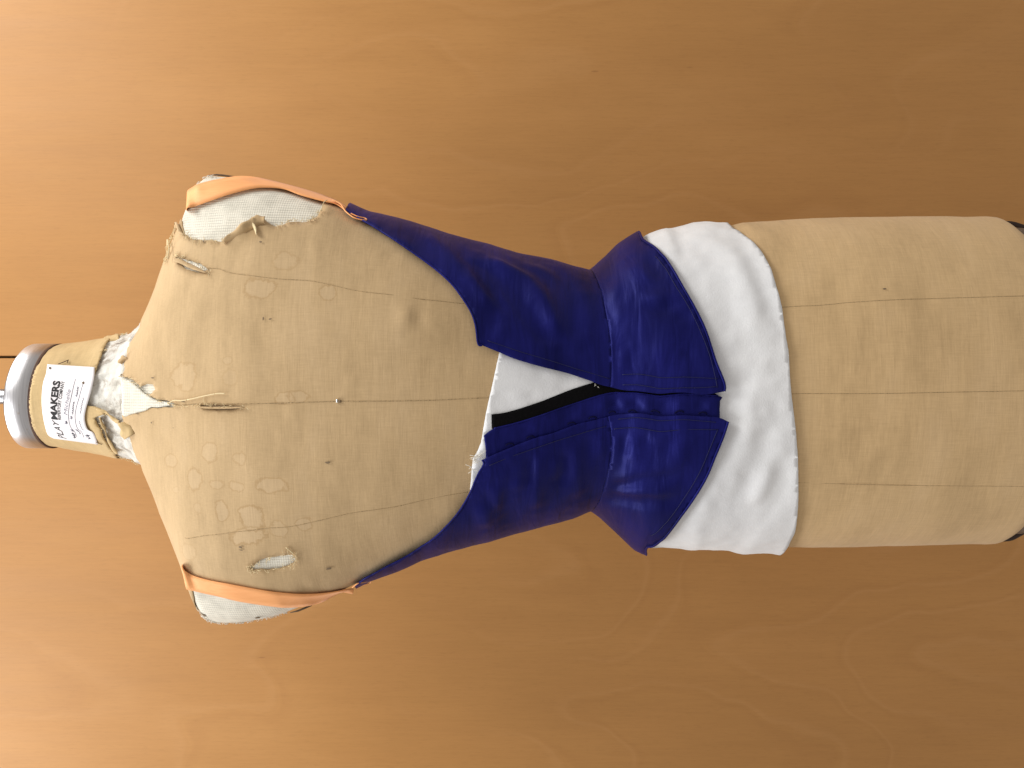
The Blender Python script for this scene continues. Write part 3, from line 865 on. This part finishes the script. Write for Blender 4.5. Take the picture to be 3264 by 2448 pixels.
# ------------------------------------------------------------------ white cloth wrapped round waist and hips
white = None
H_W = 0.0034
w_top = [('S', 1640, 180), ('S', 1640, 100), (1660, 870), (1640, 980), (1606, 1080), (1590, 1121), (1580, 1167), (1571, 1210), (1562, 1253), (1554, 1290), (1547, 1324), (1539, 1375), (1532, 1415), (1520, 1445), (1506, 1470),
         (1502, 1500), (1500, 1532), (1497, 1567), (1510, 1620), (1530, 1690), ('S', 1560, -110), ('S', 1640, -180)]
w_bot = [('S', 2330, -180), ('S', 2380, -120), ('S', 2470, -100), (2504, 1745), (2521, 1719), (2533, 1695), (2542, 1617), (2544, 1531), (2541, 1434), (2536, 1367), (2524, 1270), (2520, 1219), (2515, 1128), (2502, 1038), (2493, 973), (2475, 908), (2457, 850),
         (2428, 795), (2403, 765), (2370, 742), (2335, 722), ('S', 2300, 100), ('S', 2280, 130), ('S', 2300, 180)]
WK = 0.62
def h_white(t, z):
    x = xz(z)
    k = np.clip((x - 2000) / 500, 0, 1)
    h = H_W + 0.0022 * k + 0.003 * np.clip((x - 2380) / 160, 0, 1) ** 2
    h = h + 0.005 * np.exp(-((t + 1.5) / 0.25) ** 2) * np.clip((x - 2300) / 200, 0, 1.2)
    h = h + 0.004 * np.exp(-((t - 1.45) / 0.3) ** 2) * np.exp(-((x - 2215) / 60) ** 2)
    return h
def white_hi(t, z):
    x = xz(z); xh = np.interp(np.abs(t), [0, 0.5, 1.0, 1.3, 1.5, 3.2], [2270, 2220, 2130, 2080, 2030, 2060])
    k = np.clip((x - xh) / 50, 0, 1)
    return np.where(x < 1950, 0.0037, np.where(x < 2050, 0.0045, 0.0054)) * (1 - k) + 0.03 * k
HW = 0.005
W_R = [
 (P([(2316, 732), (2370, 785), (2417, 850), (2453, 965), (2466, 1060)], HW), 0.010, -0.0050),
 (P([(2280, 742), (2340, 810), (2385, 900), (2412, 1000), (2420, 1120)], HW), 0.014, 0.0040),
 (P([(2335, 740), (2440, 862), (2478, 980)], HW), 0.008, 0.0020),
 (P([(2447, 1310), (2437, 1434), (2395, 1531), (2369, 1617), (2340, 1690)], HW), 0.012, -0.0046),
 (P([(2400, 1200), (2395, 1340), (2370, 1450), (2330, 1540), (2300, 1600)], HW), 0.013, 0.0042),
 (P([(2495, 1440), (2480, 1555), (2427, 1642), (2369, 1709), (2330, 1738)], HW), 0.010, -0.0052),
 (P([(2480, 1330), (2460, 1470), (2425, 1570), (2390, 1650)], HW), 0.011, 0.0042),
 (P([(2345, 1150), (2350, 1240), (2330, 1330), (2310, 1420)], HW), 0.012, -0.0034),
 (P([(2262, 1560), (2255, 1620), (2230, 1680), (2200, 1755)], HW), 0.008, 0.0032),
 (P([(2285, 1560), (2280, 1620), (2262, 1680)], HW), 0.010, -0.0026),
 (P([(2150, 725), (2170, 780), (2190, 830)], HW), 0.005, -0.0040),
 (P([(2110, 720), (2140, 760), (2165, 820), (2180, 860)], HW), 0.009, 0.0032),
 (P([(2200, 880), (2260, 960), (2300, 1060), (2325, 1160)], HW), 0.012, 0.0026),
 (P([(2260, 900), (2300, 980), (2340, 1080)], HW), 0.012, -0.0024),
 (P([(1700, 1250), (1690, 1270)], HW), 0.012, 0.0018), (P([(1590, 1300), (1640, 1310)], HW), 0.012, -0.0016), (P([(1620, 1200), (1700, 1210)], HW), 0.015, 0.0014)]
W_R = [(l, w, a * WK) for l, w, a in W_R]
white = sheet("white_cloth_wrap", P(w_top, HW) + P(w_bot, HW), M_WHITE, None, h_white, step=0.0038, ridges=W_R, thick=0.0009, jag=0.00018, seed=31, rough=0.0010, rough_scale=44, edge=0.0026, lo=lambda t, z: np.where(xz(z) < 2000, 0.0029, 0.0031), hi=white_hi)
tag(white, "white flannel cloth wrapped around the waist and hips under the blue bodice", "cloth")
th3 = []
_keep = rng
fray([(1522, 1445), (1508, 1465), (1500, 1490)], 26, 0.003, 0.008, th3, 0.0055)
fray([(1892, 1228), (1902, 1231)], 5, 0.001, 0.003, th3, 0.0058, r=0.0002)
tag(tubes("cloth_edge_fraying", th3, M_WTHREAD, white), kind="stuff")

# ------------------------------------------------------------------ blue bodice
bod = empty("bodice")
tag(bod, "royal blue silk underbust bodice with peplum and peach elastic shoulder straps", "bodice")
HB = 0.0084
def h_bod(t, z):
    x = xz(z)
    h = HB - 0.0010 * np.exp(-((x - 1880) / 60) ** 2) - 0.0022 * np.clip((1300 - x) / 200, 0, 1)
    return h
def h_pep(t, z):
    x = xz(z)
    return HB - 0.0010 * np.exp(-((x - 1880) / 60) ** 2) + 0.0026 * np.clip((x - 1960) / 330, 0, 1.1) + 0.0030 * np.clip((np.abs(t) - 1.0) / 0.6, 0, 1) * np.clip((x - 1940) / 100, 0, 1)

neck_R = [(1096, 656), (1124, 676), (1174, 706), (1233, 744), (1304, 793), (1380, 848), (1434, 896), (1472, 945), (1499, 989), (1513, 1032), (1521, 1089), (1534, 1094)]
front_Rb = [(1591, 1119), (1635, 1138), (1732, 1168), (1814, 1189), (1868, 1208), (1911, 1225), (1945, 1233)]
front_Rp = [(1945, 1233), (1988, 1243), (2038, 1247), (2140, 1253), (2241, 1259), (2294, 1252), (2312, 1248)]
waist_R = [(1945, 1233), (1950, 1180), (1950, 1100), (1944, 1048), (1932, 980), (1918, 915), (1896, 870), ('S', 1880, 95), ('S', 1880, 140), ('S', 1880, 180)]
hem_R = [(2312, 1248), (2311, 1219), (2284, 1146), (2255, 1052), (2226, 987), (2183, 908), (2154, 853), (2122, 806), (2082, 765), (2060, 752), ('S', 2044, 86), ('S', 2080, 130), ('S', 2120, 180)]
neck_L = [(1124, 1880), (1150, 1858), (1183, 1838), (1237, 1807), (1299, 1773), (1346, 1742), (1378, 1720), (1425, 1676), (1462, 1632), (1494, 1579), (1519, 1522), (1538, 1488), (1534, 1473)]
front_Lb = [(1582, 1451), (1684, 1408), (1760, 1385), (1836, 1357), (1937, 1332)]
front_Lp = [(1937, 1332), (1988, 1325), (2089, 1328), (2241, 1332), (2291, 1335), (2323, 1349)]
waist_L = [(1937, 1332), (1950, 1390), (1952, 1456), (1937, 1532), (1917, 1602), (1896, 1624), ('S', 1880, -95), ('S', 1880, -140), ('S', 1880, -180)]
hem_L = [(2323, 1349), (2307, 1400), (2281, 1466), (2251, 1537), (2200, 1618), (2139, 1694), (2089, 1742), (2074, 1752), ('S', 2058, -86), ('S', 2080, -130), ('S', 2120, -180)]

def sm(px, h, k=5):
    return [(q[0] / R0, q[1]) for q in smooth_line(q2(P(px, h)), k)]
def rev(l): return list(reversed(l))
HP = 0.0095
nR, nL = sm(neck_R, HB), sm(neck_L, HB)
fRb, fRp, wR, hR = sm(front_Rb, HB), sm(front_Rp, HP), sm(waist_R, HB), sm(hem_R, HP)
fLb, fLp, wL, hL = sm(front_Lb, HB), sm(front_Lp, HP), sm(waist_L, HB), sm(hem_L, HP)
fRp = [fRb[-1]] + fRp[1:]; wR = [fRb[-1]] + wR[1:]; fLp = [fLb[-1]] + fLp[1:]; wL = [fLb[-1]] + wL[1:]
topR = P([('S', 1118, 88), ('S', 1130, 100), ('S', 1180, 130), ('S', 1230, 180)]); topL = P([('S', 1130, -88), ('S', 1140, -100), ('S', 1180, -130), ('S', 1230, -180)])

def rd(px, w, a): return (P(px, HB), w * 0.85, a * 1.15)
RB = [
 rd([(1488, 820), (1560, 872), (1624, 929), (1705, 1027), (1765, 1100)], 0.0085, -0.0042),
 rd([(1520, 815), (1600, 850), (1680, 896), (1745, 985), (1772, 1080)], 0.0100, 0.0046),
 rd([(1470, 850), (1520, 915), (1580, 985)], 0.008, 0.0026), rd([(1500, 840), (1550, 900), (1610, 1000)], 0.007, -0.0022),
 rd([(1740, 840), (1800, 900), (1830, 1000), (1840, 1100)], 0.012, -0.0024),
 rd([(1330, 730), (1420, 800), (1480, 880)], 0.010, 0.0018), rd([(1640, 830), (1720, 860), (1800, 880)], 0.010, 0.0016),
 rd([(1850, 900), (1860, 1000), (1862, 1120)], 0.010, 0.0020), rd([(1580, 1010), (1600, 1090)], 0.008, 0.0012), rd([(1560, 960), (1575, 1060)], 0.006, -0.0014),
]
LB = [
 rd([(1566, 1540), (1575, 1600), (1580, 1640)], 0.008, 0.0034), rd([(1522, 1600), (1535, 1650), (1545, 1690)], 0.008, 0.0030),
 rd([(1545, 1560), (1555, 1640)], 0.006, -0.0024), rd([(1712, 1440), (1708, 1520), (1700, 1630)], 0.007, 0.0026), rd([(1690, 1450), (1684, 1560)], 0.006, -0.0022),
 rd([(1765, 1450), (1768, 1540)], 0.007, 0.0026), rd([(1790, 1430), (1795, 1560)], 0.008, -0.0026), rd([(1648, 1520), (1640, 1580)], 0.007, 0.0022),
 rd([(1830, 1400), (1835, 1520), (1820, 1600)], 0.010, 0.0020), rd([(1870, 1380), (1875, 1500), (1865, 1600)], 0.009, -0.0022), rd([(1620, 1440), (1625, 1500)], 0.007, 0.0018),
 rd([(1600, 1560), (1605, 1680)], 0.007, -0.0016), rd([(1905, 1370), (1908, 1480)], 0.007, 0.0022),
]
def lo_blue(t, z):
    x = xz(z)
    return np.where(x > 1480, 0.0062, 0.0040) + 0.0006 * np.clip((x - 1960) / 80, 0, 1)
def rp(px, w, a): return (P(px, HP), w * 0.85, a * 1.0)
RP = [
 rp([(2045, 955), (2100, 968), (2190, 972)], 0.007, -0.0030), rp([(2140, 985), (2180, 1000), (2215, 1018)], 0.007, -0.0026), rp([(2050, 930), (2120, 940), (2175, 945)], 0.009, 0.0024),
 rp([(1995, 1090), (1990, 1140), (1992, 1200)], 0.007, 0.0026), rp([(1970, 1080), (1968, 1190)], 0.006, -0.0028), rp([(2020, 1090), (2016, 1190)], 0.006, -0.0020),
 rp([(1960, 880), (1975, 960), (1985, 1040)], 0.010, 0.0024), rp([(2190, 1090), (2195, 1150)], 0.006, -0.0026), rp([(2170, 1085), (2172, 1160)], 0.007, 0.0018),
 rp([(2060, 800), (2100, 850), (2125, 900)], 0.009, -0.0024), rp([(2030, 810), (2060, 870), (2070, 920)], 0.010, 0.0024), rp([(2100, 1050), (2110, 1130), (2105, 1200)], 0.011, 0.0020),
]
LP = [
 rp([(1965, 1390), (1958, 1450), (1950, 1500)], 0.006, 0.0030), rp([(1942, 1385), (1940, 1470)], 0.005, -0.0026), rp([(2032, 1385), (2034, 1450), (2030, 1510)], 0.008, 0.0032), rp([(2000, 1380), (2003, 1470)], 0.006, -0.0028),
 rp([(2100, 1380), (2108, 1430)], 0.008, 0.0026), rp([(2070, 1375), (2068, 1450)], 0.006, -0.0026), rp([(2170, 1400), (2165, 1470), (2150, 1530)], 0.009, 0.0028), rp([(2135, 1390), (2130, 1480)], 0.007, -0.0024),
 rp([(1950, 1572), (2010, 1560), (2054, 1540), (2110, 1535), (2170, 1525)], 0.006, -0.0030), rp([(1960, 1548), (2040, 1522), (2120, 1512)], 0.008, 0.0022),
 rp([(1920, 1604), (1990, 1606), (2040, 1614), (2100, 1612), (2170, 1604)], 0.007, -0.0034), rp([(1960, 1586), (2060, 1580), (2160, 1566)], 0.008, 0.0026),
 rp([(2210, 1380), (2220, 1430)], 0.007, 0.0016)]
pR = sheet("bodice_panel", nR + fRb[:-1] + wR + rev(topR), M_BLUE, bod, h_bod, step=0.0042, ridges=RB, thick=0.0014, seed=41, rough=0.0007, rough_scale=34, edge=0.003, fade=wR, nseed=40, lo=lo_blue)
pL = sheet("bodice_panel", nL + fLb[:-1] + wL + rev(topL), M_BLUE, bod, h_bod, step=0.0042, ridges=LB, thick=0.0014, seed=42, rough=0.0007, rough_scale=34, edge=0.003, fade=wL, nseed=40, lo=lo_blue)
eR = sheet("peplum", wR[:1] + fRp[1:] + hR[1:] + rev(wR)[:-1], M_BLUE, bod, h_pep, step=0.0042, ridges=RP, thick=0.0014, seed=43, rough=0.0007, rough_scale=34, edge=0.003, fade=wR, nseed=40, lo=lo_blue)
eL = sheet("peplum", wL[:1] + fLp[1:] + hL[1:] + rev(wL)[:-1], M_BLUE, bod, h_pep, step=0.0042, ridges=LP, thick=0.0014, seed=44, rough=0.0007, rough_scale=34, edge=0.003, fade=wL, nseed=40, lo=lo_blue)

def tz_tube(name, tz, hf, r, mat, parent, lift=0.0, sides=6):
    a = densify(q2(tz), 0.004, False)
    th, z = a[:, 0] / R0, a[:, 1]
    return tube(name, [tuple(p) for p in surf(th, z, hf(th, z) + lift)], r, mat, parent, sides)
tz_tube("piping", nR, h_bod, 0.0010, M_PIPE, pR, -0.0002)
tz_tube("piping", nL, h_bod, 0.0010, M_PIPE, pL, -0.0002)
tz_tube("piping", [t for t in hR if t[0] < 1.42], h_pep, 0.0012, M_PIPE, eR, -0.0002)
tz_tube("piping", [t for t in hL if t[0] > -1.42], h_pep, 0.0012, M_PIPE, eL, -0.0002)
def offset_px(line, dx, dy): return [(x + dx, y + dy) for x, y in line]
def stitch(px, parent, hf, r=0.00032, lift=0.0006): return tz_tube("topstitching", sm(px, HB, 6), hf, r, M_STITCH, parent, lift, 4)
stitch([(1990, 1192), (2080, 1195), (2180, 1200), (2290, 1205)], eR, h_pep)
stitch([(1990, 1226), (2090, 1234), (2200, 1236), (2288, 1232)], eR, h_pep)
stitch([(2288, 1236), (2280, 1190), (2262, 1120), (2236, 1052), (2205, 985), (2160, 905), (2130, 852), (2100, 810)], eR, h_pep)
stitch([(1550, 1080), (1640, 1112), (1740, 1143), (1850, 1178), (1940, 1205)], pR, h_bod)
stitch([(2290, 1372), (2262, 1442), (2232, 1512), (2185, 1590), (2125, 1668), (2085, 1712)], eL, h_pep)
stitch([(1960, 1372), (2060, 1372), (2180, 1374), (2290, 1374)], eL, h_pep)
stitch([(1975, 1340), (2090, 1342), (2240, 1346), (2284, 1350)], eL, h_pep)
stitch([(1555, 1490), (1640, 1455), (1740, 1420), (1850, 1385), (1930, 1362)], pL, h_bod)

# hook placket under the left front edge, black tape behind it
pk = [(1540, 1393), (1572, 1369), (1633, 1354), (1734, 1322), (1836, 1286), (1912, 1261), (1952, 1253), (2013, 1253), (2140, 1260), (2291, 1262), (2296, 1280), (2295, 1304), (2290, 1348), (2240, 1350), (2089, 1346), (1988, 1343), (1937, 1350), (1836, 1375), (1760, 1405), (1684, 1426), (1582, 1470), (1549, 1480), (1546, 1440)]
HK = 0.0056
def h_pk(t, z):
    x = xz(z); return HK + 0.0020 * np.clip((x - 1950) / 300, 0, 1)
kr = [(P([(x, y0), (x + s, y1)], HK), 0.0045, a) for x, y0, x1, y1, s, a in (
    (1700, 1345, 0, 1385, 6, .0016), (1670, 1352, 0, 1395, 8, -.0014), (1760, 1330, 0, 1370, 8, .0016), (1800, 1312, 0, 1355, 6, -.0014), (1845, 1300, 0, 1345, 4, .0016),
    (1920, 1272, 0, 1320, -4, .0018), (1955, 1262, 0, 1315, 8, -.0022), (1990, 1260, 0, 1318, 10, .0022), (2070, 1262, 0, 1318, -6, .0020), (2030, 1262, 0, 1318, 6, -.0020),
    (2120, 1264, 0, 1322, -4, -.0020), (2160, 1264, 0, 1322, 14, .0020), (2230, 1268, 0, 1322, 10, -.0018), (2265, 1266, 0, 1320, 0, .0016))]
plk = sheet("placket", sm(pk + pk[:1], HK, 3)[:-1], M_BLUE, bod, h_pk, step=0.0030, ridges=kr, thick=0.0010, seed=51, rough=0.0004, rough_scale=50, edge=0.0025)
tz_tube("piping", sm(pk[1:10], HK, 5), h_pk, 0.0007, M_PIPE, plk, -0.0002)
bk = [(1565, 1322), (1600, 1318), (1640, 1308), (1734, 1276), (1826, 1239), (1880, 1222), (1907, 1216), (1960, 1222), (2090, 1238), (2270, 1250), (2270, 1275), (2140, 1272), (2013, 1268), (1952, 1270), (1912, 1280), (1836, 1302), (1734, 1338), (1633, 1368), (1572, 1382)]
def h_bk(t, z): return np.full(len(t), 0.0047) + 0.0018 * np.clip((xz(z) - 1950) / 300, 0, 1)
sheet("black_tape", sm(bk + bk[:1], 0.004, 3)[:-1], M_BLACK, bod, h_bk, step=0.0035, thick=0.0008, seed=52, edge=0.0025)
# thread loops along the placket seam
for (x, y) in ((1622, 1427), (1688, 1403), (1820, 1357), (1886, 1338), (1952, 1320), (2023, 1318), (2096, 1319), (2170, 1320), (2243, 1325)):
    c = tz_of(hit3(x, y, HB)[0]); pts = []
    for k in range(9):
        a = math.pi * k / 8
        t = c[0] + (0.0024 * math.sin(a)) / R0 * (1); z = c[1] + 0.0035 * math.cos(a)
        pts.append(tuple(surf([t], [z], [HK + 0.0012 + 0.0006 * math.sin(a) + 0.0014 * max(0, min(1, (xz(z) - 1950) / 300))])[0]))
    tube("button_loop", pts, 0.0007, M_LOOP, plk, 6)

# peach elastic straps
def ribbon(name, pairs, mat, parent, h=0.0035, thick=0.0009, side=1, k=5):
    A = []; B = []
    for (ax, ay), (bx, by), lift in pairs:
        for arr, x, y in ((A, ax, ay), (B, bx, by)):
            p, nn, ok = hit3(x, y, h)
            if lift: p = p + (CAMP - p).normalized() * lift
            arr.append(np.array(p))
    # over the shoulder and down the back to the bodice
    for (ta, ca), (tb, cb) in (((98, 652), (98, 624)), ((116, 672), (118, 646)), ((136, 765), (145, 750)), ((148, 950), (157, 952)), ((154, 1200), (162, 1205))):
        A.append(surf([R(ta * side)], [zx(ca)], [h])[0]); B.append(surf([R(tb * side)], [zx(cb)], [h])[0])
    A = smooth_line(A, k); B = smooth_line(B, k); V = []; Fc = []
    m = 5
    for a, b in zip(A, B):
        for j in range(m):
            V.append(tuple(a + (b - a) * j / (m - 1)))
    for i in range(len(A) - 1):
        for j in range(m - 1):
            Fc.append((i * m + j, i * m + j + 1, (i + 1) * m + j + 1, (i + 1) * m + j))
    o = mesh(name, V, Fc, mat, parent); solid(o, thick, 0)
    return o
ribbon("elastic_strap", [((1112, 664), (1104, 674), .002), ((1080, 643), (1072, 651), .003), ((1040, 626), (1030, 641), .003), ((986, 608), (960, 622), .002), ((914, 588), (905, 602), .001), ((824, 567), (850, 597), 0), ((762, 562), (806, 600), 0),
        ((700, 571), (733, 618), 0), ((650, 582), (672, 639), 0), ((619, 594), (625, 656), 0), ((600, 617), (594, 669), .0)], M_ORANGE, bod, side=1)
ribbon("elastic_strap", [((1126, 1893), (1126, 1876), .003), ((1104, 1889), (1104, 1879), .003), ((1088, 1888), (1080, 1884), .003), ((1059, 1901), (1050, 1889), .002), ((1026, 1919), (1010, 1893), .002), ((980, 1931), (950, 1894), .001), ((920, 1936), (900, 1890), 0), ((878, 1934), (842, 1883), 0), ((769, 1918), (733, 1863), 0),
        ((697, 1901), (661, 1849), 0), ((630, 1886), (607, 1831), 0), ((596, 1874), (580, 1800), 0)], M_ORANGE, bod, side=-1)
def loop_strip(name, px, h, lift, w, parent):
    V = []; Fc = []
    pts = smooth_line([np.array(hit3(x, y, h)[0] + (CAMP - hit3(x, y, h)[0]).normalized() * lift) for x, y in px], 5)
    n = len(pts)
    for p in pts:
        p = Vector(p)
        d = (p - CAMP).normalized()
        V += [p, p + d * w]
    for i in range(n - 1): Fc.append((2 * i, 2 * i + 1, 2 * i + 3, 2 * i + 2))
    o = mesh(name, V, Fc, M_ORANGE, parent); solid(o, 0.0012, 0)
    return o
loop_strip("strap_end", [(1060, 638), (1085, 650), (1100, 672), (1125, 692), (1150, 700), (1168, 701), (1162, 695), (1140, 690), (1118, 680)], 0.006, 0.004, 0.007, bod)
loop_strip("strap_end", [(1122, 1874), (1140, 1860), (1160, 1856), (1178, 1851), (1180, 1858), (1165, 1863), (1153, 1866)], 0.006, 0.004, 0.007, bod)

# ------------------------------------------------------------------ paper tag pinned to the neck
left_e = [(172, 1398), (155, 1388), (147, 1371), (137, 1326), (133, 1275), (137, 1224), (147, 1191), (151, 1161)]      # top edge of the card
right_e = [(312, 1417), (299, 1381), (279, 1368), (270, 1334), (275, 1300), (285, 1267), (299, 1208), (301, 1170)]     # bottom edge
def arc(line):
    L = smooth_line(line, 8); d = np.concatenate([[0], np.cumsum(np.linalg.norm(np.diff(L, axis=0), axis=1))]); return L, d / d[-1]
LE, RE = arc(left_e), arc(right_e)
def at(c, u): return np.array([np.interp(u, c[1], c[0][:, 0]), np.interp(u, c[1], c[0][:, 1])])
def card(u, v, lift=0.0):
    """u along the lettering, v down the card"""
    q = at(LE, u) * (1 - v) + at(RE, u) * v
    p, nn, ok = hit3(q[0], q[1], 0.0045)
    k = 0.004 * max(0, v - 0.3) ** 1.5 + lift
    if not ok: k += 0.001
    return p + (CAMP - p).normalized() * k
NU, NV = 40, 16
V = [card(i / NU, j / NV) for i in range(NU + 1) for j in range(NV + 1)]
Fc = [(i * (NV + 1) + j, (i + 1) * (NV + 1) + j, (i + 1) * (NV + 1) + j + 1, i * (NV + 1) + j + 1) for i in range(NU) for j in range(NV)]
ct = mesh("paper_tag", V, Fc, M_PAPER, None); solid(ct, 0.0003, 0)
tag(ct, "white printed paper tag with handwriting pinned around the neck of the dress form", "tag")

def lettering(name, body_txt, u0, u1, v_base, v_cap, mat, shear=0.0, bold=0.0, thin=False, serif=False):
    cu = bpy.data.curves.new("t", 'FONT'); cu.body = body_txt; cu.size = 1.0; cu.shear = shear; cu.offset = bold
    cu.resolution_u = 3
    ob = bpy.data.objects.new("t", cu); SC.collection.objects.link(ob)
    dg = bpy.context.evaluated_depsgraph_get()
    me = bpy.data.meshes.new_from_object(ob.evaluated_get(dg))
    bm = bmesh.new(); bm.from_mesh(me)
    bmesh.ops.triangulate(bm, faces=bm.faces[:])
    vs = [v.co.copy() for v in bm.verts]; fs = [[v.index for v in f.verts] for f in bm.faces]
    bm.free(); bpy.data.meshes.remove(me); bpy.data.objects.remove(ob)
    if serif:
        for (sx0, sy0, sw) in serif:
            o = len(vs); hgt = 0.05
            for dx, dy in ((-sw, 0), (sw, 0), (sw, hgt), (-sw, hgt)):
                vs.append(Vector((sx0 + dx + shear * (sy0 + dy), sy0 + dy, 0)))
            fs.append([o, o + 1, o + 2, o + 3])
    xs = [v.x for v in vs]; x0, x1 = min(xs), max(xs)
    ch = 0.70
    out = []
    for v in vs:
        u = u0 + (u1 - u0) * (v.x - x0) / (x1 - x0); w = v_base + (v_cap - v_base) * v.y / ch
        out.append(card(u, w, 0.00045))
    return mesh(name, out, fs, mat, ct, smooth=False)
lettering("lettering", "PLAY", 0.035, 0.305, 0.335, 0.20, M_INK, shear=0.30, bold=0.004)
lettering("lettering", "MAKERS", 0.31, 0.80, 0.335, 0.195, M_INK, bold=0.038)
lettering("lettering", "REPERTORY COMPANY", 0.315, 0.80, 0.425, 0.355, M_INK, bold=0.012)
def rule(u0, u1, v0, v1):
    pts = [card(u0 + (u1 - u0) * i / 30, v0 + (v1 - v0) * i / 30, 0.0004) for i in range(31)]
    return tube("ruled_line", pts, 0.00022, M_PEN, ct, 4)
rule(0.08, 0.84, 0.60, 0.625); rule(0.08, 0.82, 0.745, 0.80)
lettering("handwriting", "Michelle", 0.385, 0.705, 0.585, 0.50, M_PEN, shear=0.25, bold=-0.01)
def scribble(u0, u1, v, amp, n, mat, seed, r=0.00028):
    rr = random.Random(seed); pts = []
    for i in range(n * 4 + 1):
        t = i / (n * 4)
        pts.append(card(u0 + (u1 - u0) * t + 0.006 * math.sin(i * 1.57), v + amp * math.sin(i * 1.9 + rr.uniform(-.6, .6)) * rr.uniform(.5, 1), 0.0005))
    return tube("handwriting", pts, r, mat, ct, 4)
scribble(0.06, 0.135, 0.545, 0.05, 3, M_PEND, 1, 0.0004); scribble(0.15, 0.19, 0.56, 0.03, 2, M_PEN, 2)
scribble(0.27, 0.31, 0.53, 0.04, 2, M_PEN, 3, 0.0004)
scribble(0.12, 0.20, 0.69, 0.03, 3, M_PEN, 4); scribble(0.34, 0.38, 0.67, 0.035, 2, M_PEN, 5); scribble(0.40, 0.56, 0.70, 0.025, 5, M_PEN, 6); scribble(0.62, 0.75, 0.72, 0.03, 4, M_PEN, 7)
scribble(0.06, 0.12, 0.84, 0.05, 3, M_PEND, 8); scribble(0.42, 0.62, 0.88, 0.018, 5, M_PEN, 9, 0.00022); scribble(0.20, 0.33, 0.86, 0.015, 3, M_PEN, 10, 0.0002)
for u, v in ((0.955, 0.06), (0.80, 0.80)):
    ball("pin_head", card(u, v, 0.0008), 0.0011, M_HOLE, ct)
tube("pin_shank", [card(0.03, 0.97, 0.0008), card(0.0, 1.0, 0.001) + Vector((0, 0, -0.004))], 0.0004, M_HOLE, ct, 5)
